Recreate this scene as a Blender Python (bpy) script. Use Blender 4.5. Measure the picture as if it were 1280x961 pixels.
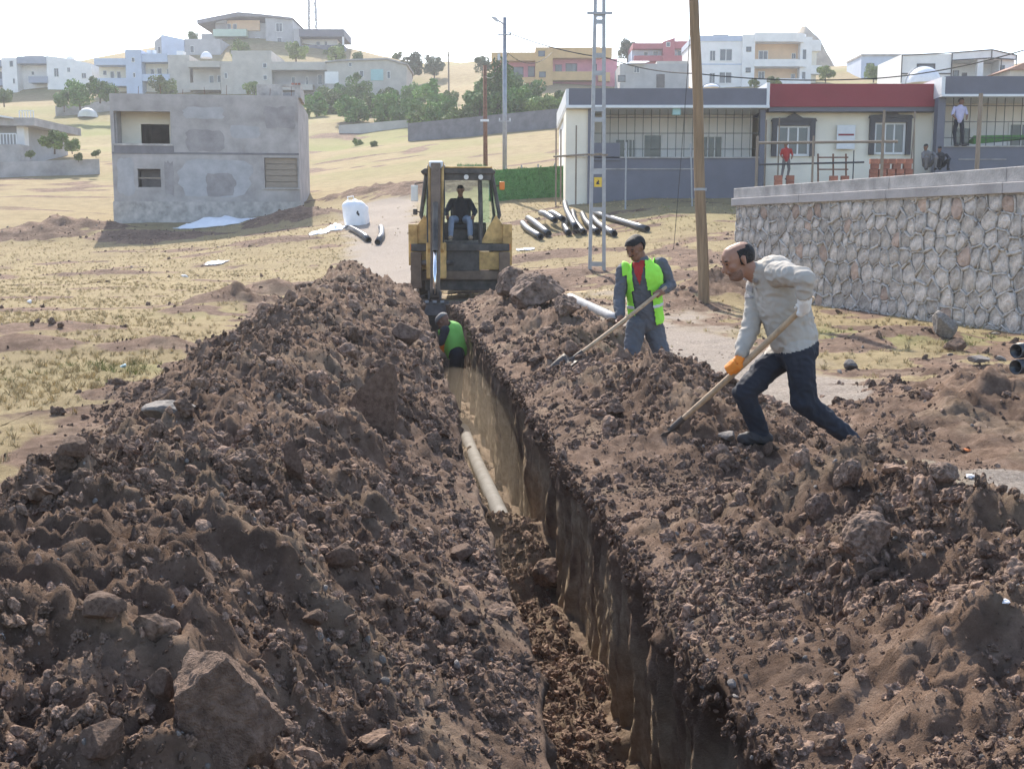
import bpy, bmesh, math, random
import numpy as np
from mathutils import Vector, Matrix, noise as mnoise

for _o in list(bpy.data.objects):
    bpy.data.objects.remove(_o)
scene = bpy.context.scene
COL = scene.collection

# ------------------------------------------------------------------ camera
F = 1400.0                      # focal length in photo pixels (1280 wide)
CAM_Z = 1.6
PITCH = math.atan(192.5 / F)    # looking slightly down
cam_data = bpy.data.cameras.new('camera')
cam_data.sensor_width = 36.0
cam_data.lens = F / 1280 * 36
cam_data.clip_start = 0.05
cam_data.clip_end = 5000
cam = bpy.data.objects.new('camera', cam_data)
COL.objects.link(cam)
cam.location = (0, 0, CAM_Z)
cam.rotation_euler = (math.pi / 2 - PITCH, 0, 0)
scene.camera = cam

# ------------------------------------------------------------------ sky, sun, exposure
SUN_AZ, SUN_EL = math.radians(-13), math.radians(41)     # azimuth to the right of the view direction
world = bpy.data.worlds.new('World')
scene.world = world
world.use_nodes = True
wn = world.node_tree
wbg = wn.nodes['Background']
sky = wn.nodes.new('ShaderNodeTexSky')
sky.sky_type = 'NISHITA'
sky.sun_disc = False
sky.sun_elevation = SUN_EL
sky.sun_rotation = SUN_AZ
sky.air_density = 1.0
sky.dust_density = 1.2
sky.ozone_density = 1.0
wn.links.new(sky.outputs[0], wbg.inputs[0])
wbg.inputs[1].default_value = 0.15
sun_data = bpy.data.lights.new('sun', 'SUN')
sun_data.energy = 4.0
sun_data.angle = math.radians(0.5)
sun_data.color = (1.0, 0.92, 0.80)
sun = bpy.data.objects.new('sun', sun_data)
COL.objects.link(sun)
to_sun = Vector((math.sin(SUN_AZ) * math.cos(SUN_EL), math.cos(SUN_AZ) * math.cos(SUN_EL), math.sin(SUN_EL)))
sun.rotation_euler = to_sun.to_track_quat('Z', 'Y').to_euler()
sun.location = (0, 0, 60)
scene.view_settings.view_transform = 'Standard'
scene.view_settings.look = 'None'
scene.view_settings.gamma = 1.0
scene.view_settings.exposure = 1.2
scene.view_settings.use_curve_mapping = False
scene.cycles.max_bounces = 6
scene.cycles.diffuse_bounces = 3
scene.cycles.transparent_max_bounces = 12
scene.cycles.volume_bounces = 0
scene.cycles.use_adaptive_sampling = True
scene.cycles.use_denoising = True

random.seed(7)
rng = np.random.default_rng(11)

# ------------------------------------------------------------------ noise (numpy)
def hsh(ix, iy, seed):
    h = (ix.astype(np.int64) * 374761393 + iy.astype(np.int64) * 668265263 + seed * 362437) & 0xffffffff
    h = ((h ^ (h >> 13)) * 1274126177) & 0xffffffff
    h = ((h ^ (h >> 15)) * 2246822519) & 0xffffffff
    return ((h ^ (h >> 16)) & 0xffffff) / float(0xffffff)

def pn(x, y, seed=0):
    x = np.asarray(x, float); y = np.asarray(y, float)
    ix = np.floor(x); iy = np.floor(y); fx = x - ix; fy = y - iy
    ux = fx * fx * fx * (fx * (fx * 6 - 15) + 10); uy = fy * fy * fy * (fy * (fy * 6 - 15) + 10)
    def g(dx, dy):
        a = hsh(ix + dx, iy + dy, seed) * 2 * math.pi
        return np.cos(a) * (fx - dx) + np.sin(a) * (fy - dy)
    a = g(0, 0); b = g(1, 0); c = g(0, 1); d = g(1, 1)
    return 1.5 * ((a * (1 - ux) + b * ux) * (1 - uy) + (c * (1 - ux) + d * ux) * uy)

def fbm(x, y, octv=4, seed=0, gain=.5):
    s = 0; amp = 1.0
    for o in range(octv):
        s = s + amp * pn(x, y, seed + o * 17)
        x, y = 2.03 * (.8 * x - .6 * y) + 3.1, 2.03 * (.6 * x + .8 * y) - 1.7
        amp *= gain
    return s

def lumps(x, y, seed, rmin=.25, rmax=.62):
    """domes on a jittered cell grid, in cell units (worley lumps): height and a per-lump random"""
    ix = np.floor(x); iy = np.floor(y)
    best = np.zeros_like(x)
    for dx in (-1, 0, 1):
        for dy in (-1, 0, 1):
            cx = ix + dx; cy = iy + dy
            px = cx + .15 + .7 * hsh(cx, cy, seed); py = cy + .15 + .7 * hsh(cx, cy, seed + 5)
            r = rmin + (rmax - rmin) * hsh(cx, cy, seed + 9) ** 2
            ang = hsh(cx, cy, seed + 13) * 3.14; ex = .6 + .4 * hsh(cx, cy, seed + 21)
            ax = (x - px) * np.cos(ang) + (y - py) * np.sin(ang); ay = -(x - px) * np.sin(ang) + (y - py) * np.cos(ang)
            d2 = ax * ax + (ay / ex) ** 2
            hgt = np.maximum(0, 1 - d2 / (r * r)) ** .8 * r * .9
            best = np.maximum(best, hgt)
    return best

def sst(a, b, x):
    t = np.clip((x - a) / (b - a), 0, 1)
    return t * t * (3 - 2 * t)

# ------------------------------------------------------------------ pixel <-> place
CP, SP = math.cos(PITCH), math.sin(PITCH)
def ray(px, py):
    cx = (px - 640) / F; cy = -(py - 480.5) / F
    return Vector((cx, CP + cy * SP, -SP + cy * CP))      # camera at (0,0,CAM_Z)
def at(px, py, Y):
    r = ray(px, py)
    return Vector((0, 0, CAM_Z)) + r * (Y / r.y)
SL = 0.105                                                  # the trench runs slightly leftwards: a = X + SL*Y

def start_of_slope(X):
    return np.clip(29.2 - .83 * X, 24.5, 42)
MOUNDS = []                                                 # (X, Y, rx, ry, h) heaps of dug soil on the ground
def base_e(X, Y):
    X = np.asarray(X, float); Y = np.asarray(Y, float)
    t = Y - start_of_slope(X)
    t = .5 * (t + np.sqrt(t * t + 12)) - .25 * np.exp(-(t / 6) ** 2)
    tt = np.minimum(t, 160)
    e = .125 * tt + .0003 * tt * tt
    e = e + 7.5 * np.exp(-((X + 45) / 34) ** 2 - ((Y - 193) / 26) ** 2)
    e = e * (1 - .5 * sst(215, 330, Y)) + 0.0
    e = e + .12 * fbm(X * .12, Y * .12, 3, 3) * sst(12, 40, Y) + .9 * fbm(X * .03, Y * .03, 3, 8) * sst(70, 130, Y)
    return e
def gp(px, py):
    """where the ray through a photo pixel meets the plain ground"""
    r = ray(px, py); lo, n = 2.0, 0
    Ys = np.concatenate([np.arange(2, 60, .1), np.arange(60, 330, .5)])
    zs = CAM_Z + r.z / r.y * Ys
    es = base_e(r.x / r.y * Ys, Ys)
    k = np.nonzero(es >= zs)[0]
    Y = float(Ys[k[0]]) if len(k) else 320.0
    return Vector((r.x / r.y * Y, Y, CAM_Z + r.z / r.y * Y))
def ge(X, Y):
    return float(base_e(np.array([X]), np.array([Y]))[0])

# ------------------------------------------------------------------ materials
def _nt(name):
    m = bpy.data.materials.new(name); m.use_nodes = True
    nt = m.node_tree
    return m, nt, nt.nodes['Principled BSDF']
MATS = {}
def mat(name, col, rough=.8, var=.12, scale=4., bump=0., bscale=40., metal=0., detail=4, tint=None, stretch=None, spec=.4, rnd=0.):
    """plain procedural surface: noise-varied colour and a fine bump, in object space"""
    if name in MATS: return MATS[name]
    m, nt, b = _nt(name); L = nt.links; N = nt.nodes
    tc = N.new('ShaderNodeTexCoord'); src = tc.outputs['Object']
    if stretch:
        mp = N.new('ShaderNodeMapping'); mp.inputs['Scale'].default_value = stretch
        L.new(src, mp.inputs[0]); src = mp.outputs[0]
    nz = N.new('ShaderNodeTexNoise'); nz.inputs['Scale'].default_value = scale; nz.inputs['Detail'].default_value = detail
    nz.inputs['Roughness'].default_value = .62
    L.new(src, nz.inputs['Vector'])
    cr = N.new('ShaderNodeValToRGB')
    c2 = tint or col
    cr.color_ramp.elements[0].position = .32; cr.color_ramp.elements[1].position = .68
    cr.color_ramp.elements[0].color = (*[c * (1 - var) for c in col], 1)
    cr.color_ramp.elements[1].color = (*[min(1, c * (1 + var)) for c in c2], 1)
    L.new(nz.outputs[0], cr.inputs[0]); out = cr.outputs[0]
    if rnd:
        oi = N.new('ShaderNodeObjectInfo'); hs = N.new('ShaderNodeHueSaturation')
        mr = N.new('ShaderNodeMapRange'); mr.inputs[3].default_value = 1 - rnd; mr.inputs[4].default_value = 1 + rnd
        L.new(oi.outputs['Random'], mr.inputs[0]); L.new(mr.outputs[0], hs.inputs['Value']); L.new(out, hs.inputs['Color']); out = hs.outputs[0]
    L.new(out, b.inputs['Base Color'])
    b.inputs['Roughness'].default_value = rough; b.inputs['Metallic'].default_value = metal
    b.inputs['Specular IOR Level'].default_value = spec
    if bump:
        n2 = N.new('ShaderNodeTexNoise'); n2.inputs['Scale'].default_value = bscale; n2.inputs['Detail'].default_value = 5
        L.new(src, n2.inputs['Vector'])
        bp = N.new('ShaderNodeBump'); bp.inputs['Strength'].default_value = bump; bp.inputs['Distance'].default_value = .02
        L.new(n2.outputs[0], bp.inputs['Height']); L.new(bp.outputs[0], b.inputs['Normal'])
    MATS[name] = m
    return m

# ------------------------------------------------------------------ mesh builder
class MB:
    def __init__(s): s.v = []; s.f = []
    def add(s, vs, fs):
        n = len(s.v); s.v += [tuple(v) for v in vs]; s.f += [tuple(n + i for i in f) for f in fs]; return s
    def box(s, x0, x1, y0, y1, z0, z1):
        v = [(x, y, z) for z in (z0, z1) for y in (y0, y1) for x in (x0, x1)]
        return s.add(v, [(0, 2, 3, 1), (4, 5, 7, 6), (0, 1, 5, 4), (2, 6, 7, 3), (0, 4, 6, 2), (1, 3, 7, 5)])
    def cyl(s, p0, p1, r0, r1=None, n=10, cap=True):
        r1 = r0 if r1 is None else r1
        return s.tube([p0, p1], [r0, r1], n, cap)
    def tube(s, pts, rs, n=8, cap=True):
        pts = [Vector(p) for p in pts]
        if not hasattr(rs, '__len__'): rs = [rs] * len(pts)
        vs = []; fs = []; up = None
        for i, p in enumerate(pts):
            t = (pts[min(i + 1, len(pts) - 1)] - pts[max(i - 1, 0)]).normalized()
            if up is None:
                up = Vector((0, 0, 1)) if abs(t.z) < .9 else Vector((0, 1, 0))
            u = t.cross(up).normalized(); w = u.cross(t); up = w
            for k in range(n):
                a = 2 * math.pi * k / n
                vs.append(p + (u * math.cos(a) + w * math.sin(a)) * rs[i])
        for i in range(len(pts) - 1):
            for k in range(n):
                k2 = (k + 1) % n
                fs.append((i * n + k, i * n + k2, (i + 1) * n + k2, (i + 1) * n + k))
        if cap:
            fs.append(tuple(range(n))); fs.append(tuple(reversed([(len(pts) - 1) * n + k for k in range(n)])))
        return s.add(vs, fs)
    def pipe(s, pts, ro, ri, n=16):
        """hollow pipe with a wall"""
        a = MB().tube(pts, ro, n, False); b = MB().tube(pts, ri, n, False)
        na = len(a.v); vs = a.v + b.v
        fs = list(a.f) + [tuple(reversed([i + na for i in f])) for f in b.f]
        last = na - n
        for k in range(n):
            k2 = (k + 1) % n
            fs.append((k2, k, na + k, na + k2)); fs.append((last + k, last + k2, na + last + k2, na + last + k))
        return s.add(vs, fs)
    def prism(s, poly, y0, y1, axis='y'):
        """polygon extruded; poly in (x,z) for axis y, (y,z) for axis x, (x,y) for axis z"""
        n = len(poly)
        mk = {'y': lambda p, t: (p[0], t, p[1]), 'x': lambda p, t: (t, p[0], p[1]), 'z': lambda p, t: (p[0], p[1], t)}[axis]
        vs = [mk(p, y0) for p in poly] + [mk(p, y1) for p in poly]
        fs = [tuple(range(n)), tuple(reversed(range(n, 2 * n)))] + [((i + 1) % n, i, n + i, n + (i + 1) % n) for i in range(n)]
        return s.add(vs, fs)
    def wall_open(s, x0, x1, z0, z1, y0, y1, holes):
        """wall slab with real openings (x0,x1,z0,z1)"""
        xs = sorted({x0, x1, *[h[0] for h in holes], *[h[1] for h in holes]})
        xs = [x for x in xs if x0 <= x <= x1]
        for a, b in zip(xs, xs[1:]):
            m = (a + b) / 2; segs = sorted((h[2], h[3]) for h in holes if h[0] < m < h[1]); z = z0
            for (c, d) in segs:
                if c > z: s.box(a, b, y0, y1, z, c)
                z = max(z, d)
            if z < z1: s.box(a, b, y0, y1, z, z1)
        return s
    def build(s, name, m=None, parent=None, smooth=False, bevel=0., loc=None):
        me = bpy.data.meshes.new(name); me.from_pydata(s.v, [], s.f)
        bm = bmesh.new(); bm.from_mesh(me); bmesh.ops.recalc_face_normals(bm, faces=bm.faces); bm.to_mesh(me); bm.free()
        if smooth:
            me.polygons.foreach_set('use_smooth', [True] * len(me.polygons))
        me.update()
        return obj(name, me, m, parent, bevel, loc)

def obj(name, me, m=None, parent=None, bevel=0., loc=None):
    o = bpy.data.objects.new(name, me); COL.objects.link(o)
    if m is not None and len(me.materials) == 0:
        me.materials.append(MATS[m] if isinstance(m, str) else m)
    if parent: o.parent = parent
    if loc is not None: o.location = loc
    if bevel:
        b = o.modifiers.new('bevel', 'BEVEL'); b.width = bevel; b.segments = 2; b.limit_method = 'ANGLE'; b.angle_limit = .6
    return o
def tag(o, label=None, cat=None, group=None, kind=None):
    if label: o['label'] = label
    if cat: o['category'] = cat
    if group: o['group'] = group
    if kind: o['kind'] = kind
    return o
def thing(name, label, cat, loc=(0, 0, 0), rz=0., group=None):
    o = bpy.data.objects.new(name, None); COL.objects.link(o); o.empty_display_size = .2
    o.location = loc; o.rotation_euler = (0, 0, rz)
    return tag(o, label, cat, group)
def copy_tree(o, parent=None):
    c = o.copy(); COL.objects.link(c); c.parent = parent
    for ch in list(o.children): copy_tree(ch, c)
    return c
def np_mesh(name, V, Q):
    me = bpy.data.meshes.new(name)
    nv, nf, k = len(V), len(Q), Q.shape[1]
    me.vertices.add(nv); me.vertices.foreach_set('co', np.ascontiguousarray(V, dtype=np.float32).ravel())
    me.loops.add(nf * k); me.loops.foreach_set('vertex_index', np.ascontiguousarray(Q, dtype=np.int32).ravel())
    me.polygons.add(nf); me.polygons.foreach_set('loop_start', np.arange(0, nf * k, k, dtype=np.int32))
    me.update(calc_edges=True); me.validate()
    return me
def vattr(me, name, arr):
    a = me.attributes.new(name, 'FLOAT', 'POINT'); a.data.foreach_set('value', np.ascontiguousarray(arr, dtype=np.float32))
# ================================================================== THE GROUND
D_END = 23.6                                     # far end of the trench
def lip_l(d): return .47 + .05 * pn(d * .9, d * 0 + 3.3, 31) + .03 * pn(d * 3.1, d * 0 + 1.3, 32)
def lip_r(d): return 1.13 + .06 * pn(d * .7, d * 0 + 7.3, 33) + .05 * pn(d * 2.3, d * 0 + 4.3, 34) - .11 * sst(6.0, 3.8, d)
def floor_z(a, d):
    z = -1.02 - .2 * sst(8, 15, d) + .10 * fbm(a * 2, d * 1.2, 3, 41)
    z = z + .40 * np.exp(-((d - 8.5) / .5) ** 2) + .16 * sst(7.6, 5.0, d)      # slumped soil over the pipe end
    z = z + lumps(a * 9, d * 9, 44) * .07 + lumps(a * 4, d * 4, 45) * .10 * sst(9.5, 7.5, d)
    return z
for (px, py, rx, ry, h) in [(1225, 560, 1.3, 1.5, .16), (1310, 525, 1.7, 2.0, .26), (1255, 490, .9, .6, .14),
                            (895, 372, .9, 1.4, .55), (850, 385, .6, .8, .28),
                            (292, 385, 1.0, 1.0, .42), (345, 372, 1.2, 1.2, .40), (240, 393, .6, .7, .2),
                            (85, 293, 3.2, 1.5, .75), (30, 300, 2.6, 1.3, .35), (190, 300, 3.0, 2.0, .3), (365, 278, 2.5, 1.6, .6),
                            (60, 415, 1.3, .8, .16), (20, 440, 1.0, .6, .2), (205, 500, .9, .6, .16), (185, 440, .8, .5, .18),
                            (480, 246, 4, 2.2, .6), (560, 240, 4, 2.0, .6), (700, 345, 1.6, 1.0, .14), (800, 350, 1.8, .8, .15), (690, 320, 1.8, 1.0, .12),
                            (1140, 425, .8, .8, .2), (340, 305, 2.2, 1.1, .25), (130, 345, 2.0, .7, .2)]:
    p = gp(px, py); MOUNDS.append((p.x, p.y, rx, ry, h))

PATH = [gp(*p) for p in [(497, 400), (488, 340), (486, 300), (470, 275), (478, 258)]]
PATH_W = [.9, 1.15, 1.25, 1.5, 1.6]
def path_mask(X, Y):
    m = np.zeros_like(X)
    for i in range(len(PATH) - 1):
        A, B = PATH[i], PATH[i + 1]; dx, dy = B.x - A.x, B.y - A.y
        t = np.clip(((X - A.x) * dx + (Y - A.y) * dy) / (dx * dx + dy * dy), 0, 1)
        w = PATH_W[i] + t * (PATH_W[i + 1] - PATH_W[i])
        ds = np.hypot(X - A.x - t * dx, Y - A.y - t * dy)
        m = np.maximum(m, sst(w + .5, w - .3, ds + .35 * pn(X * 1.1, Y * 1.1, 51)))
    a = X + SL * Y
    gr = sst(1.15, .55, np.abs(a - 4.0) + .45 * pn(X * .9, Y * .6, 52)) * sst(3, 4.5, Y) * sst(27, 17, Y)
    yard = sst(3.2, 1.5, np.abs(a - 3.6)) * sst(15, 19, Y) * sst(31, 25, Y) * np.clip(.45 + 1.1 * fbm(X * .8, Y * .5, 3, 53), 0, 1)
    return np.clip(np.maximum(np.maximum(m, gr), yard), 0, 1)

def surf(X, Y):
    """height of the ground outside the trench, with the share of fresh soil"""
    d = Y; a = X + SL * Y
    e = base_e(X, Y)
    n1 = fbm(a * .9, d * .7, 3, 61)
    live = sst(25.4, 23.6, d)
    # left spoil heap
    cl = -1.0 + .16 * pn(d * .55, d * 0 + .5, 62) + .10 * pn(d * 1.7, d * 0 + 2.5, 63)
    HL = (.74 + .14 * pn(d * .45, d * 0 + 5.1, 64) + .10 * pn(d * 1.4, d * 0 + 9.1, 65) + .16 * sst(21.0, 23.2, d) - .05 * sst(4, 2, d)) * live
    ll = lip_l(d)
    x = a - cl
    t = np.where(x > 0, x / (ll - cl + .02 + .75 * sst(6.5, 11, d) * sst(23.5, 21, d)), -x / 1.18)
    p = np.clip(1.05 - np.sqrt(t * t + .012), 0, 1)
    hl = HL * (.55 * p + .45 * p * p * (3 - 2 * p))
    # right spoil heap
    cr = 2.32 + .14 * pn(d * .6, d * 0 + 11.5, 66) + .10 * pn(d * 1.9, d * 0 + 12.5, 67) - .50 * np.exp(-((d - 11.8) / .8) ** 2)
    HR = (.46 + .14 * pn(d * .6, d * 0 + 15.1, 68) + .12 * pn(d * 1.6, d * 0 + 19.1, 69)
          - .42 * np.exp(-((d - 6.8) / 1.15) ** 2) + .10 * sst(5.6, 4.2, d) + .12 * np.exp(-((d - 19.3) / 1.3) ** 2) - .10 * np.exp(-((d - 11.1) / .7) ** 2)) * sst(23.6, 20.8, d)
    lr = lip_r(d); x = a - cr
    t = np.where(x < 0, -x / (cr - lr + .25), x / (1.05 + .15 * sst(6, 4, d) - .45 * np.exp(-((d - 11.8) / .8) ** 2)))
    p = np.clip(1.05 - np.sqrt(t * t + .012), 0, 1)
    hr = np.maximum(HR, .02) * p
    inside = (a < 6) & (a > -4)
    h = np.maximum(hl, hr)
    soil = np.maximum(sst(.015, .07, h + .03 * n1), sst(.5, .3, np.abs(a - .8) + .12 * n1) * sst(25, 23.5, d))
    soil = np.maximum(soil, sst(3.45, 3.0, a + .35 * n1) * sst(1.0, 1.1, a) * sst(22.5, 20.5, d))
    s_in = sst(.9, .55, np.abs(a - .8)) * sst(24.5, 23.5, d)
    msoil = np.zeros_like(X)
    nm1 = 1 + .35 * pn(X * 1.7, Y * 1.7, 71); nm2 = .22 * fbm(X * 1.5, Y * 1.5, 2, 72)
    for (mx, my, rx, ry, mh) in MOUNDS:
        if abs(my - Y).min() > 3 * ry: continue
        q = ((X - mx) / rx) ** 2 + ((Y - my) / ry) ** 2
        w = np.exp(-q * 1.2) * nm1
        h = h + mh * w * np.where(q < 9, 1, 0)
        msoil = np.maximum(msoil, sst(.22, .5, w + nm2) * np.where(q < 9, 1, 0))
    # loose soil strewn over the field in streaks
    st = fbm(X * .22 + .12 * Y, Y * .55 - .1 * X, 4, 75, .6)
    strew = sst(.40, .62, st) * sst(8, 11, Y) * sst(62, 45, Y)
    strew = np.maximum(strew, sst(.02, .32, fbm(X * .5, Y * .4, 4, 77, .6)) * sst(1.4, 2.6, a) * sst(3, 7, Y) * sst(40, 30, Y))
    foot = sst(.7, .1, np.abs(a + 2.3) + .5 * n1) * sst(26, 22, Y)
    soil = np.maximum(soil, np.maximum(.95 * strew, .8 * foot))
    soil = np.maximum(soil * (1 - .75 * path_mask(X, Y) * sst(.16, .08, h)), msoil)
    # relief of the broken soil
    S = np.clip(soil * (.25 + 2.2 * np.clip(h, 0, .34)), 0, 1)
    s2 = np.maximum(sst(.0, .35, h), .35 * s_in); S = np.maximum(S, .3 * s_in)
    wa = a + .05 * pn(a * 4.2, d * 4.0, 181) + .018 * pn(a * 13, d * 13, 182); wd = d + .05 * pn(a * 4.1 + 7, d * 3.9, 183) + .018 * pn(a * 13 + 5, d * 13, 184)
    big = lumps(wa * 2.1, wd * 1.9, 81, .22, .55) * .20
    mid = lumps(wa * 5.3, wd * 5.0, 82, .2, .6) * .115
    sm = lumps(wa * 12.5 + 4, wd * 12.1, 83) * .056
    cr = lumps(wa * 27, wd * 26 + 2, 88, .3, .7) * .030
    rough = .10 * fbm(a * 1.6, d * 1.6, 4, 84, .55) + .030 * fbm(a * 8, d * 8, 3, 85, .68) - .04 * np.abs(pn(a * 3.1, d * 2.9, 89)) + .010 * fbm(a * 33, d * 31, 2, 90, .7)
    near = sst(30, 22, Y)
    z = e + h + S * near * (big * s2 * .55 + mid * (.25 + .75 * s2) + sm + cr + rough * s2) + soil * .02 * fbm(a * 5, d * 5, 2, 86) + soil * near * (.35 * sm * (1 - s2))
    z = z + (1 - soil) * .025 * fbm(X * 2.2, Y * 2.2, 3, 87) * sst(70, 40, Y)
    return z, np.clip(soil, 0, 1), h

def full_z(X, Y):
    """ground height anywhere, trench included"""
    z, soil, h = surf(X, Y)
    a = X + SL * Y
    inn = (a > lip_l(Y)) & (a < lip_r(Y)) & (Y < D_END)
    return np.where(inn, floor_z(a, Y), z)
_gzc = {}
def gz(X, Y): return float(full_z(np.array([float(X)]), np.array([float(Y)]))[0])
def gs(px, py):
    """where a photo pixel meets the finished ground, heaps and mounds included"""
    r = ray(px, py)
    Ys = np.concatenate([np.arange(1.2, 12, .02), np.arange(12, 60, .1)])
    zs = CAM_Z + r.z / r.y * Ys
    k = np.nonzero(full_z(r.x / r.y * Ys, Ys) >= zs)[0]
    if not len(k): return gp(px, py)
    Y = float(Ys[k[0]])
    return Vector((r.x / r.y * Y, Y, CAM_Z + r.z / r.y * Y))

def ground_material():
    m, nt, b = _nt('ground_soil_and_dry_grass'); L = nt.links; N = nt.nodes
    geo = N.new('ShaderNodeNewGeometry'); P = geo.outputs['Position']
    def at_(n):
        x = N.new('ShaderNodeAttribute'); x.attribute_name = n; return x.outputs['Fac']
    def nz(sc, det=5, ro=.6, vec=None):
        n = N.new('ShaderNodeTexNoise'); n.inputs['Scale'].default_value = sc; n.inputs['Detail'].default_value = det
        n.inputs['Roughness'].default_value = ro; L.new(vec or P, n.inputs['Vector']); return n.outputs[0]
    def ramp(src, *stops):
        r = N.new('ShaderNodeValToRGB'); e = r.color_ramp.elements
        while len(e) < len(stops): e.new(.5)
        for i, (p, c) in enumerate(stops): e[i].position = p; e[i].color = (*c, 1)
        L.new(src, r.inputs[0]); return r.outputs[0]
    def mix(f, a, c):
        x = N.new('ShaderNodeMix'); x.data_type = 'RGBA'; L.new(f, x.inputs[0]); L.new(a, x.inputs[6]); L.new(c, x.inputs[7]); return x.outputs[2]
    def mth(op, a, c=None):
        x = N.new('ShaderNodeMath'); x.operation = op
        for i, s in enumerate((a, c)):
            if s is None: continue
            if isinstance(s, (int, float)): x.inputs[i].default_value = s
            else: L.new(s, x.inputs[i])
        x.use_clamp = op in ('MULTIPLY', 'ADD', 'SUBTRACT'); return x.outputs[0]
    grass = ramp(nz(1.3, 8, .7), (.28, (.165, .122, .062)), (.48, (.285, .218, .115)), (.68, (.385, .308, .168)))
    fine = ramp(nz(26, 5, .75), (.30, (.11, .08, .046)), (.52, (.285, .225, .13)), (.72, (.45, .375, .23)))
    grass = mix(mth('MULTIPLY', nz(.25, 3), .9), grass, fine)
    green = ramp(nz(18, 5, .7), (.3, (.10, .12, .035)), (.7, (.27, .28, .10)))
    grass = mix(mth('MULTIPLY', at_('green'), .8), grass, green)
    pathc = ramp(nz(34, 6, .75), (.30, (.17, .135, .11)), (.5, (.32, .27, .225)), (.72, (.47, .41, .35)))
    soilc = ramp(nz(7, 8, .75), (.27, (.090, .057, .040)), (.5, (.172, .114, .082)), (.74, (.315, .225, .168)))
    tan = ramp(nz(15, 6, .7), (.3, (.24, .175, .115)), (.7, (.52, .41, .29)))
    damp = ramp(nz(1.1, 6, .7), (.36, (.62, .60, .60)), (.5, (1, 1, 1)), (.66, (1.28, 1.26, 1.22)))
    mu = N.new('ShaderNodeMix'); mu.data_type = 'RGBA'; mu.blend_type = 'MULTIPLY'; mu.inputs[0].default_value = 1; L.new(soilc, mu.inputs[6]); L.new(damp, mu.inputs[7]); soilc = mu.outputs[2]
    soilc = mix(at_('strata_sheen'), soilc, tan)  # tan subsoil, with the lit sheen of scraped clay in the colour
    f_p = mth('MULTIPLY', at_('path'), 1.0)
    edge = mth('ADD', at_('soil'), mth('MULTIPLY', mth('SUBTRACT', nz(9, 5, .7), .5), .6))
    sc_ = N.new('ShaderNodeMapRange'); sc_.interpolation_type = 'SMOOTHSTEP'; sc_.inputs[1].default_value = .32; sc_.inputs[2].default_value = .62; L.new(edge, sc_.inputs[0])
    col = mix(sc_.outputs[0], mix(f_p, grass, pathc), soilc)
    L.new(col, b.inputs['Base Color'])
    b.inputs['Roughness'].default_value = .95; b.inputs['Specular IOR Level'].default_value = .12
    bp = N.new('ShaderNodeBump'); bp.inputs['Strength'].default_value = .9; bp.inputs['Distance'].default_value = .035
    L.new(mth('ADD', mth('MULTIPLY', nz(55, 8, .8), .8), mth('MULTIPLY', nz(160, 3, .6), .25)), bp.inputs['Height'])
    L.new(bp.outputs[0], b.inputs['Normal'])
    MATS['ground'] = m
ground_material()

GREEN = [(gp(430, 185), 14, 6, .9), (gp(110, 160), 25, 12, .7), (gp(480, 170), 12, 6, .8), (gp(1120, 425), 1.6, .9, .9), (gp(1040, 415), 1.2, .8, .5),
         (gp(300, 395), 1.5, .8, .35), (gp(60, 470), 2.5, 1.2, .10), (gp(1000, 270), 8, 3, .3), (gp(240, 460), 1.2, .6, .6)]
def green_mask(X, Y):
    g = np.zeros_like(X)
    for (c, rx, ry, s) in GREEN:
        g = np.maximum(g, s * np.exp(-((X - c.x) / rx) ** 2 - ((Y - c.y) / ry) ** 2))
    return np.clip(g + .55 * sst(.0, .5, fbm(X * .06, Y * .10, 4, 91, .6)) * sst(62, 85, Y), 0, 1)

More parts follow.
